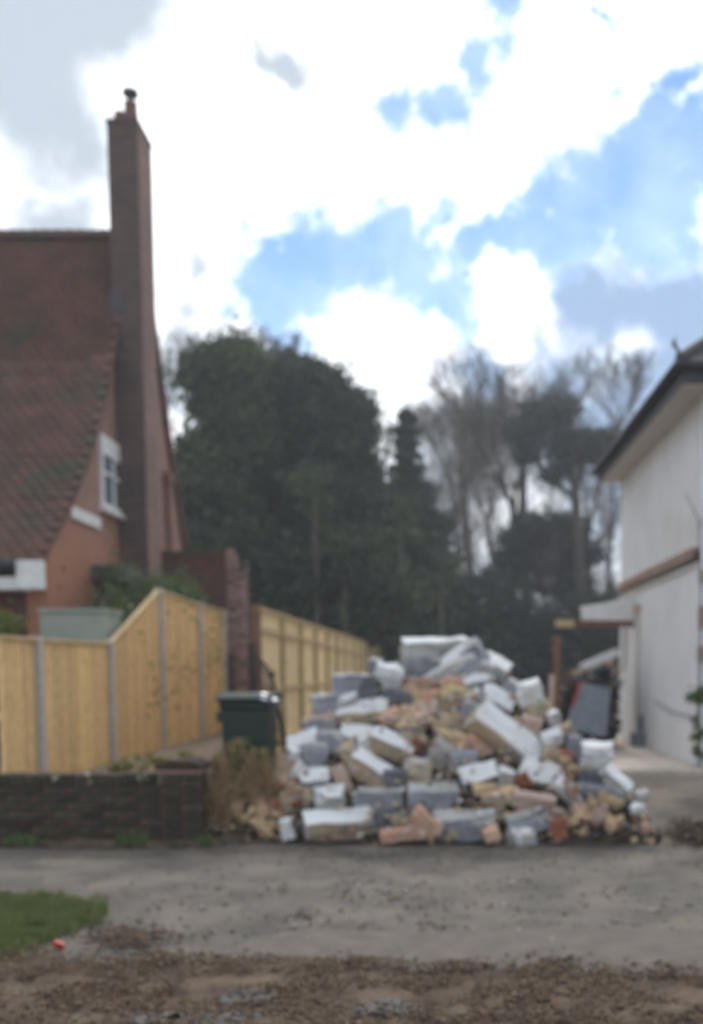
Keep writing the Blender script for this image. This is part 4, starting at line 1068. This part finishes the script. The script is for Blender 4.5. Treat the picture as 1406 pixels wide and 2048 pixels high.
gD = lambda px, py: min(max(8.7, EYE / max(.01, -(ray(px, py).z / ray(px, py).y)) * 1.0), 9.6)
lumps(34, lambda: random.gauss(528, 36), lambda: random.gauss(1622, 20), (.05, .11), 'sandy yellow rubble lump in the spill left of the pile', 'sandy lumps spilled at the left foot', [0, 1, 2, 5, 0, 3], D0=lambda a, b: 9.15 + (1650 - b) * .006)
lumps(16, lambda: random.gauss(590, 22), lambda: random.gauss(1590, 30), (.04, .09), 'brownish rubble lump between the sandy spill and the blocks', 'brown lumps at the left foot', [3, 6, 4, 7])
lumps(34, lambda: random.gauss(1195, 38), lambda: random.gauss(1622, 17), (.04, .11), 'sandy orange rubble lump in the spill at the right foot', 'sandy lumps spilled at the right foot', [0, 1, 3, 5, 4, 0, 2])
lumps(14, lambda: random.uniform(1120, 1180), lambda: random.uniform(1520, 1600), (.04, .09), 'tan lump on the right slope of the pile', 'tan lumps on the right slope', [0, 3, 6, 4])
lumps(18, lambda: random.uniform(640, 1120), lambda: random.uniform(1660, 1684), (.02, .05), 'small broken lump on the ground before the pile', 'small lumps in front of the pile', [3, 4, 0, 7, 6], D0=lambda a, b: 8.95)
lumps(30, lambda: random.uniform(640, 1120), lambda: random.uniform(1480, 1640), (.04, .08), 'lump filling a gap between the blocks', 'lumps filling gaps between blocks', [3, 4, 0, 6, 6], D0=lambda a, b: pile_D(a, b) + .08)

# ------------------------------------------------------------------ vegetation
def leafcloud(name, cl, n, size, m, parent=None, kind=None, shell=.55, mats=None, zflat=1.0, bottom_open=False):
    """leaf quads spread through ellipsoid clumps cl: (x,y,z,rx,ry,rz)"""
    cl = np.array(cl, float); vol = (cl[:, 3] * cl[:, 4] * cl[:, 5]) ** .75; pr = vol / vol.sum()
    k = rng.choice(len(cl), n, p=pr)
    d = rng.normal(size=(n, 3)); d /= np.linalg.norm(d, axis=1)[:, None]
    r = (shell + (1 - shell) * rng.random(n)) * (1 + .3 * np.abs(rng.normal(size=n)) ** 1.6)
    r = np.where(rng.random(n) < .07, r * (1.25 + .7 * rng.random(n)), r)
    C = cl[k, :3] + d * cl[k, 3:] * r[:, None]
    nrm = rng.normal(size=(n, 3)) + d * .6 + np.array([0, 0, .4]); nrm /= np.linalg.norm(nrm, axis=1)[:, None]
    t = np.cross(nrm, rng.normal(size=(n, 3))); t /= np.linalg.norm(t, axis=1)[:, None]; b = np.cross(nrm, t)
    s = size * (.6 + .8 * rng.random(n)); t *= s[:, None]; b *= (s * .55)[:, None]
    V = np.stack([C - t, C + b * .9 + t * .1, C + t, C - b], 1)
    o = npmesh(name, V.reshape(-1, 3), np.arange(n * 4).reshape(-1, 4), m, parent, None if mats is None else rng.integers(0, len(mats), n), mats)
    if kind: o['kind'] = kind
    return o


def ellip_clumps(x, y, z, rx, ry, rz, n, s):
    out = []
    while len(out) < n:
        d = Vector((random.gauss(0, 1), random.gauss(0, 1), random.gauss(0, 1))).normalized() * random.random() ** .35
        r = s * random.uniform(.6, 1.35)
        out.append((x + d.x * rx, y + d.y * ry, z + d.z * rz, r, r, r * random.uniform(.6, .9)))
    return out


def pxc(px, py, D): q = P(px, py, D); return q.x, q.y, q.z
GR = lambda x, y: height(x, y)

def broad_tree(name, shapes, D, trunk, n, size, m, mats, label, cat='tree', group=None, clump=.5):
    """shapes: list of (px, py, rpx, rpy) crown masses seen at distance D"""
    q = P(trunk, 1345, D); t = empty(name, (q.x, D, .35), label, cat, group)
    cl = []
    zt = 0
    for (px, py, rx, ry) in shapes:
        c = P(px, py, D); RX, RZ = rx / F * D, ry / F * D
        cl += ellip_clumps(c.x, c.y, c.z, RX * .85, min(RX, 3.0), RZ * .88, max(6, int(RX * RZ * 8)), clump)
        zt = max(zt, c.z)
    leafcloud('crown', cl, n, size, m, t, mats=mats)
    mb = MB(); mb.tube([(q.x, D, .2), (q.x + .1, D, zt * .35), (q.x - .1, D, zt * .7), (q.x, D, zt)], [.28, .2, .14, .05], 8)
    for _ in range(9):
        z = zt * random.uniform(.3, .8); c = random.choice(cl)
        mb.tube([(q.x, D, z), ((q.x + c[0]) / 2, (D + c[1]) / 2, (z + c[2]) / 2 + .2), c[:3]], [.09, .06, .02], 5)
    mb.build('trunk', M['bark'], t, smooth=True)
    return t

LA = [M['leafA'], M['leafA'], M['leafB']]; LB = [M['leafA'], M['leafB'], M['leafB']]
EG = 'evergreen trees behind the fence'
broad_tree('evergreen_tree', [(440, 800, 76, 80), (400, 920, 52, 80), (480, 890, 80, 80), (470, 755, 50, 62), (430, 1000, 100, 110)], 33, 430, 62000, .12, M['leafA'], LB, 'mossy green topped evergreen nearest the brick house chimney', group=EG)
broad_tree('evergreen_tree', [(560, 800, 80, 90), (520, 850, 70, 90), (600, 900, 110, 110), (560, 1010, 120, 120)], 36, 560, 72000, .13, M['leafA'], [M['leafA']], 'broad dark evergreen in the middle of the tree mass', group=EG)
broad_tree('evergreen_tree', [(625, 760, 55, 60), (650, 840, 80, 80), (690, 905, 56, 95), (695, 830, 45, 60), (660, 1030, 90, 110)], 34, 660, 62000, .12, M['leafA'], [M['leafA'], M['leafA'], M['under']], 'tall dark evergreen whose tip is highest right of the middle', group=EG)
broad_tree('evergreen_tree', [(728, 1000, 34, 76), (730, 1080, 52, 80)], 35, 735, 32000, .12, M['leafA'], LB, 'narrower evergreen at the right edge of the dense mass', group=EG)
# lower, looser shrubs and dark wood beneath
lo = []
for (px, py, rx, ry) in [(380, 1120, 70, 70), (470, 1130, 80, 80), (560, 1150, 80, 90), (640, 1170, 70, 90), (720, 1170, 60, 90), (770, 1210, 50, 80)]:
    c = P(px, py, 31); lo += ellip_clumps(c.x, c.y, c.z, rx / F * 31, 1.5, ry / F * 31, 16, .55)
tag(leafcloud('undergrowth', lo, 42000, .11, M['under'], mats=[M['under'], M['leafA'], M['leafB']]), kind='stuff')
lo = []
for px in range(780, 1300, 26):
    hgt = 1225 + 22 * math.sin(px * .03) + random.uniform(-14, 14)
    for py in range(int(hgt), 1420, 26):
        c = P(px, py, 44); lo.append((c.x, c.y + random.uniform(-2, 2), c.z, .8, .9, .6))
tag(leafcloud('undergrowth', lo, 36000, .14, M['under'], mats=[M['under'], M['under'], M['leafA']]), kind='stuff')
lo = []
for px in range(-100, 900, 36):
    for py in range(1130, 1420, 30):
        c = P(px, py, 40); lo.append((c.x, c.y + random.uniform(-2, 2), c.z, .9, .9, .7))
tag(leafcloud('undergrowth', lo, 52000, .16, M['under'], mats=[M['under'], M['leafA']]), kind='stuff')

# spruce
def spruce(px, topy, basey, halfpx, D, label, n=34000, seed=1):
    q = P(px, 1345, D); tz = P(px, topy, D).z; bz = P(px, basey, D).z; t = empty('conifer_tree', (q.x, D, .35), label, 'tree')
    mb = MB(); mb.tube([(q.x, D, .2), (q.x, D, tz * .6), (q.x, D, tz)], [.24, .13, .02], 8); mb.build('trunk', M['bark'], t)
    cl = []; z = tz - .15
    while z > bz:
        f = (tz - z) / (tz - bz); rr = halfpx / F * D * (.1 + .9 * f) * random.uniform(.6, 1.15)
        for k in range(9):
            a = k * .7 + random.random() * .5; L_ = rr * random.uniform(.7, 1.15)
            for s in np.linspace(.15, 1, 5):
                cl.append((q.x + math.cos(a) * L_ * s, D + math.sin(a) * L_ * s, z - .35 * L_ * s, .2 + .12 * f, .2 + .12 * f, .16))
        z -= .46
    leafcloud('crown', cl, n, .085, M['needle'], t, mats=[M['needle'], M['needle'], M['leafA']], shell=.1)
spruce(815, 822, 1130, 96, 38, 'dark spruce with a pointed tip between the dense mass and bare trees')
q = P(868, 1080, 38)
# drooping fir bough mass to its right
# bare trees
def bare_tree(px, topy, D, label, m_trunk, m_twig, spread=.5, lv=6, r0=.2, lean=0, seed=0, fork=.35, tw=.008, name='bare_tree', cuts=2):
    rnd = random.Random(seed)
    q = P(px, 1345, D); H = P(px, topy, D).z - .3
    t = empty(name, (q.x, D, .3), label, 'tree', 'bare winter trees beyond the garden')
    big, sm = MB(), MB()
    def br(p, d, ln, r, lev):
        pts = [p]; cur = p; dd = d; k = 3 if lev > 2 else 2
        for i in range(k):
            dd = (dd + Vector((rnd.gauss(0, .12), rnd.gauss(0, .12), rnd.gauss(.05, .06)))).normalized()
            cur = cur + dd * ln / k; pts.append(cur)
        rr = [r * (1 - .35 * i / k) for i in range(k + 1)]
        (big if lev > 2 else sm).tube(pts, rr, 6 if lev > 3 else 3, cap=False)
        if lev == 0: return
        if lev >= 2:                                     # side shoots all along the limb
            for i in range(1 if lev < 5 else 3):
                p0 = pts[0].lerp(pts[-1], rnd.uniform(.15, .95)); a = rnd.random() * 6.283
                o = dd.orthogonal().normalized(); o.rotate(Matrix.Rotation(a, 3, dd))
                br(p0, (dd + o * rnd.uniform(.5, 1.1) + Vector((0, 0, .15))).normalized(), ln * rnd.uniform(.35, .6), tw * 1.3, min(1, lev - 1))
        nch = 3 if lev > 1 else 4
        for i in range(nch):
            a = rnd.random() * 6.283; sp_ = spread * rnd.uniform(.5, 1.3)
            o = dd.orthogonal().normalized(); o.rotate(Matrix.Rotation(a, 3, dd))
            nd_ = (dd + o * sp_ + Vector((0, 0, .12))).normalized()
            at = pts[-1] if i < 2 else pts[-2].lerp(pts[-1], rnd.random())
            br(at, nd_, ln * rnd.uniform(.6, .82), max(tw, r * rnd.uniform(.5, .66)), lev - 1)
    z0 = .2; base = Vector((q.x, D, z0)); trunk_top = Vector((q.x + lean, D, H * fork))
    big.tube([base, base.lerp(trunk_top, .5) + Vector((.08, 0, 0)), trunk_top], [r0, r0 * .85, r0 * .75], 8)
    for i in range(6):
        p0 = base.lerp(trunk_top, rnd.uniform(.35, 1)); a = rnd.random() * 6.283
        br(p0, Vector((math.cos(a) * .7, math.sin(a) * .7, .8)).normalized(), H * rnd.uniform(.06, .11), r0 * .22, 3)
    for i in range(2):
        br(trunk_top, Vector((rnd.uniform(-.25, .25), rnd.uniform(-.2, .2), 1)).normalized(), (H * (1 - fork)) * .34, r0 * .6, lv)
    big.build('trunk', m_trunk, t, smooth=True); sm.build('twigs', m_twig, t)

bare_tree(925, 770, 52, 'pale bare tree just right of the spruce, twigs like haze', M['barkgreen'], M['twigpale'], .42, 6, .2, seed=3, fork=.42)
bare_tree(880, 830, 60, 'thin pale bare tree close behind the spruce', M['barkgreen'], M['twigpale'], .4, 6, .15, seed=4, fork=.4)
bare_tree(1022, 700, 50, 'tall dark bare tree with a dense twiggy head', M['bark'], M['twig'], .42, 6, .26, seed=5, fork=.45)
bare_tree(985, 790, 56, 'slender bare tree left of the dense headed one', M['bark'], M['twig'], .36, 6, .16, seed=6, fork=.45)
bare_tree(1178, 705, 52, 'bare tree with a pale fanned head above the dark pine', M['twigpale'], M['twig'], .45, 6, .2, seed=8, fork=.5, lean=-.2)
bare_tree(1215, 860, 60, 'bare tree half hidden by the eaves of the white house', M['bark'], M['twig'], .4, 5, .16, seed=9, fork=.4)
bare_tree(630, 690, 42, 'bare grey tree rising behind the evergreens', M['bark'], M['twig'], .4, 6, .18, seed=10, fork=.55)
bare_tree(350, 690, 46, 'bare tree behind the foot of the brick chimney', M['bark'], M['twigpale'], .42, 6, .18, seed=11, fork=.5)
bare_tree(745, 830, 44, 'small bare tree showing above the right end of the evergreens', M['bark'], M['twig'], .4, 5, .14, seed=12, fork=.6)
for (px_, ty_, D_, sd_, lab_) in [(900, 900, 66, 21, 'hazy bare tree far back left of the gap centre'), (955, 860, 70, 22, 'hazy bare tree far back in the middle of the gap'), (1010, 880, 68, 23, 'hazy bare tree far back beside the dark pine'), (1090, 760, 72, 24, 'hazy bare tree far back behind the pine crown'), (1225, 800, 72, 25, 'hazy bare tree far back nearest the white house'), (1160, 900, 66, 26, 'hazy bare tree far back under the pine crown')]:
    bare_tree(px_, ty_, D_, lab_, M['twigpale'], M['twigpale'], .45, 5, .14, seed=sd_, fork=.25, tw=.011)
bare_tree(850, 1000, 46, 'thin young bare tree in the wood left of the gap', M['bark'], M['twig'], .4, 5, .1, seed=13, fork=.3)
bare_tree(1100, 1050, 48, 'thin young bare tree in the wood under the pine', M['bark'], M['twig'], .4, 5, .1, seed=14, fork=.3)

# dark pine
def pine(px, D, trunks, shapes, label, n):
    q = P(px, 1345, D); t = empty('pine_tree', (q.x, D, .35), label, 'tree')
    cl = []
    for (x, y, rx, ry, k) in shapes:
        c = P(x, y, D); cl += ellip_clumps(c.x, c.y, c.z, rx / F * D, 1.6, ry / F * D, k, .55)
    leafcloud('crown', cl, n, .12, M['pine'], t, mats=[M['pine'], M['pine'], M['needle']], shell=.3)
    mb = MB()
    for tr in trunks:
        mb.tube([P(x, y, D) for x, y, r in tr], [r for x, y, r in tr], 7, cap=False)
    mb.build('trunk', M['bark'], t, smooth=True)
pine(1145, 47, [[(1160, 1345, .3), (1158, 1150, .26), (1150, 980, .22), (1120, 850, .1)], [(1150, 980, .16), (1180, 900, .1), (1205, 890, .04)], [(1150, 1000, .14), (1080, 930, .1), (1030, 880, .04)], [(1140, 940, .14), (1100, 830, .06)]],
     [(1105, 825, 48, 22, 20), (1060, 860, 45, 20, 16), (1150, 880, 50, 18, 14), (1195, 900, 34, 20, 14), (1060, 905, 40, 14, 8), (1090, 950, 40, 10, 6), (1130, 920, 40, 10, 6)], 'flat topped dark pine in front of the bare trees', 11000)
pine(1050, 49, [[(1052, 1345, .3), (1052, 1150, .26), (1045, 1000, .22), (1050, 850, .12)]], [(1050, 1070, 44, 40, 26), (1110, 1060, 56, 40, 32), (1150, 1100, 36, 44, 22), (1040, 1140, 60, 40, 26), (1120, 1160, 60, 32, 22)], 'ivy clad dark tree low under the pine crown', 17000)
pine(935, 46, [[(940, 1345, .22), (940, 1150, .2), (925, 950, .14), (930, 850, .08)], [(938, 1130, .1), (915, 900, .05)]], [(940, 1180, 22, 26, 10), (900, 1200, 40, 22, 10), (985, 1170, 26, 26, 8)], 'slim twin stemmed tree with ivied base in the gap', 5000)
# fir boughs dropping right of the spruce
t = empty('fir_tree', (P(868, 1345, 40).x, 40, .35), 'low dark fir whose boughs reach into the gap beside the spruce', 'tree')
cl = []
for (x, y, rx, ry, k) in [(860, 1060, 30, 20, 14), (845, 1110, 40, 20, 14), (800, 1160, 50, 40, 20), (872, 1045, 22, 8, 6), (840, 990, 22, 20, 8)]:
    c = P(x, y, 40); cl += ellip_clumps(c.x, c.y, c.z, rx / F * 40, 1, ry / F * 40, k, .4)
leafcloud('crown', cl, 9000, .09, M['needle'], t, shell=.2)
mb = MB(); a = P(850, 1345, 40); mb.tube([(a.x, 40, .2), (a.x, 40, 8)], [.16, .05], 7); mb.build('trunk', M['bark'], t)
# pale trunks standing in front of the dark mass
for (px, ty, D, r, lab) in [(632, 990, 30, .1, 'pale greenish trunk standing before the dark evergreens, left of a pair'), (688, 1090, 30, .12, 'brownish trunk standing before the dark evergreens, right of a pair'), (800, 1040, 34, .13, 'straight trunk at the spruce foot'), (880, 1130, 36, .1, 'thin straight trunk in the gap right of the spruce')]:
    q = P(px, 1345, D); tz = P(px, ty, D).z
    t = empty('slender_tree', (q.x, D, .35), lab, 'tree'); mb = MB()
    mb.tube([(q.x, D, .2), (q.x + .06, D, tz * .5), (q.x, D, tz)], [r, r * .8, r * .5], 7)
    mb.build('trunk', M['barkgreen'], t, smooth=True)
    leafcloud('crown', ellip_clumps(q.x, D, tz, .7, .6, .8, 8, .4), 900, .07, M['leafB'], t)

# bush between fence and house, foliage at far left, shrubs
bu = empty('garden_bush', (-4.6, 16, .4), 'dense green bush between the fence peak and the brick house', 'bush')
cl = []
for y in np.arange(13.6, 18.9, .22):
    for _ in range(5):
        zt = 2.2 + .85 * min(1, (y - 13.6) / 1.8)
        cl.append((random.uniform(-4.95, -4.4), y, random.uniform(.9, zt), .3, .3, .28))
leafcloud('foliage', cl, 26000, .035, M['leafC'], bu, mats=[M['leafC'], M['leafC'], M['leafB']])
mb = MB()
for y in (14.5, 15.8, 17.2): mb.tube([(-4.65, y, .4), (-4.65, y + .1, 2.2)], [.04, .02], 6)
mb.build('stem', M['bark'], bu)
c = P(10, 1225, 12.6)
bu = empty('garden_bush', (c.x - .2, 12.6, .4), 'yellowish bush behind the fence at the far left', 'bush')
leafcloud('foliage', ellip_clumps(c.x - .35, 12.6, c.z - .3, .45, .2, .45, 26, .16), 5000, .03, M['leafC'], bu, mats=[M['leafC'], M['leafY']])
mb = MB(); mb.tube([(c.x - .2, 12.6, .3), (c.x - .2, 12.6, 1.9)], [.04, .02], 6); mb.build('stem', M['bark'], bu)

# weeds in front of the bin and by the wall
w1 = empty('weed_clump', P(490, 1560, 9.55), 'straggly olive green weed clump growing in front of the wheelie bin', 'weeds')
cl = []
for (px, py, rx, ry) in [(480, 1535, 42, 46), (520, 1550, 34, 40), (450, 1560, 30, 34), (470, 1495, 26, 26), (505, 1580, 44, 24), (515, 1515, 26, 30), (440, 1520, 16, 26)]:
    c = P(px, py, 9.55); cl += ellip_clumps(c.x, c.y, c.z, rx / F * 9.5 * .8, .14, ry / F * 9.5 * .8, 14, .05)
leafcloud('foliage', cl, 6000, .016, M['leafY'], w1, mats=[M['leafC'], M['leafY'], M['dry'], M['dry']], shell=.1)
mb = MB()
for _ in range(150):
    x = random.uniform(415, 575); a = P(x, 1605, 9.4); h = random.uniform(.15, .55); mb.tube([a, a + Vector((random.gauss(0, .05), random.gauss(0, .04), h * .6)), a + Vector((random.gauss(0, .12), 0, h))], [.005, .004, .002], 4)
mb.build('stem', M['dry'], w1)
w2 = empty('weed_clump', P(280, 1550, 10.6), 'yellow green weeds behind the dark wall at the fence foot', 'weeds')
cl = []
for (px, py, rx, ry) in [(265, 1530, 34, 20), (305, 1528, 26, 18), (245, 1540, 24, 14), (335, 1535, 20, 14), (370, 1512, 16, 12)]:
    c = P(px, py, 10.6); cl += ellip_clumps(c.x, c.y, c.z, rx / F * 10.6, .12, ry / F * 10.6, 8, .05)
leafcloud('foliage', cl, 1600, .018, M['leafY'], w2, mats=[M['leafY'], M['leafY'], M['leafC']], shell=.1)
mb = MB(); 
for _ in range(14):
    a = P(random.uniform(240, 330), 1580, 10.6); mb.tube([a - Vector((0, 0, .15)), a + Vector((random.gauss(0, .04), 0, .25))], [.005, .002], 4)
mb.build('stem', M['dry'], w2)
w3 = empty('dry_weeds', P(440, 1640, 9.15), 'dry brown stalks and soil beside the end pier of the wall', 'weeds')
mb = MB()
for _ in range(170):
    x = random.gauss(445, 26); y = random.uniform(1590, 1655); a = P(x, y, 9.3 + random.uniform(-.1, .3)); h = random.uniform(.08, .36)
    mb.tube([a, a + Vector((random.gauss(0, .05), random.gauss(0, .04), h * .6)), a + Vector((random.gauss(0, .12), 0, h))], [.005, .004, .002], 4)
mb.build('stem', M['dry'], w3)
cc = []
for _ in range(900):
    px = random.uniform(410, 620); py = random.uniform(1560 + max(0, 470 - px) * .3, 1660); q = P(px, py, 9.2 + (1660 - py) * .0065); cc.append(q)
chips('soil_lumps', cc, (.012, .045), M['soil'], flat=.7, mats=[M['soil'], M['litter'], M['yellow'], M['mud']])

# bank of soil carrying the bin and weeds
def bank(x, y):
    t = smoothstep(9.08, 9.9, y) * (1 - smoothstep(-1.45, -1.15, x)) 
    return max(height(x, y) - .03, .36 * t + .03 * noise.noise(Vector((x * 6, y * 6, 0))))
tag(grid('soil_bank', np.arange(-2.25, -1.0, .05), np.arange(9.05, 11.2, .05), bank, M['soil']), kind='structure')

# climber with a bare branch on the near corner of the white house, heap at its foot
cl_ = empty('wall_plant', (HX + .05, HD0 - .25, .3), 'leafy green climber at the near corner of the white house', 'plant')
cl = []
for (px, py, rx, ry) in [(1398, 1450, 18, 34), (1388, 1400, 10, 12), (1404, 1390, 12, 14), (1400, 1500, 10, 20)]:
    c = P(px, py, HD0 - .25); cl += ellip_clumps(c.x, c.y, c.z, rx / F * 13, .08, ry / F * 13, 7, .06)
leafcloud('foliage', cl, 1500, .026, M['leafC'], cl_, shell=.1)
mb = MB(); mb.tube([P(1400, 1545, HD0 - .25), P(1398, 1450, HD0 - .25), P(1402, 1200, HD0 - .3), P(1398, 1040, HD0 - .3), P(1370, 985, HD0 - .3)], [.02, .018, .014, .01, .004], 5)
mb.tube([P(1399, 1060, HD0 - .3), P(1412, 1000, HD0 - .3)], [.008, .003], 4); mb.build('stem', M['twig'], cl_)
cc = [P(random.gauss(1395, 22), random.uniform(1535, 1560), HD0 - .4) for _ in range(260)]
chips('leaf_litter', cc, (.02, .05), M['mud'], flat=.7, mats=[M['mud'], M['blackbag'], M['litter']])
cc = []
for _ in range(700):
    px = random.gauss(1400, 34); q = G(px, random.gauss(1668, 9), 0.04); q.z += max(0, random.gauss(.03, .03)); cc.append(q)
chips('garden_cuttings', cc, (.01, .04), M['litter'], flat=.7, mats=[M['litter'], M['mud'], M['mud']])

# ------------------------------------------------------------------ the air
mb = MB(); mb.box((-250, -35, -1.4), (250, 410, 32))
hm = bpy.data.materials.new('haze'); hm.use_nodes = True; hn = hm.node_tree.nodes; hn.clear()
pv = hn.new('ShaderNodeVolumePrincipled'); pv.inputs['Color'].default_value = (.9, .94, 1, 1); pv.inputs['Density'].default_value = .0019; pv.inputs['Anisotropy'].default_value = .3
ho = hn.new('ShaderNodeOutputMaterial'); hm.node_tree.links.new(pv.outputs[0], ho.inputs['Volume'])
tag(mb.build('haze', hm), kind='stuff')
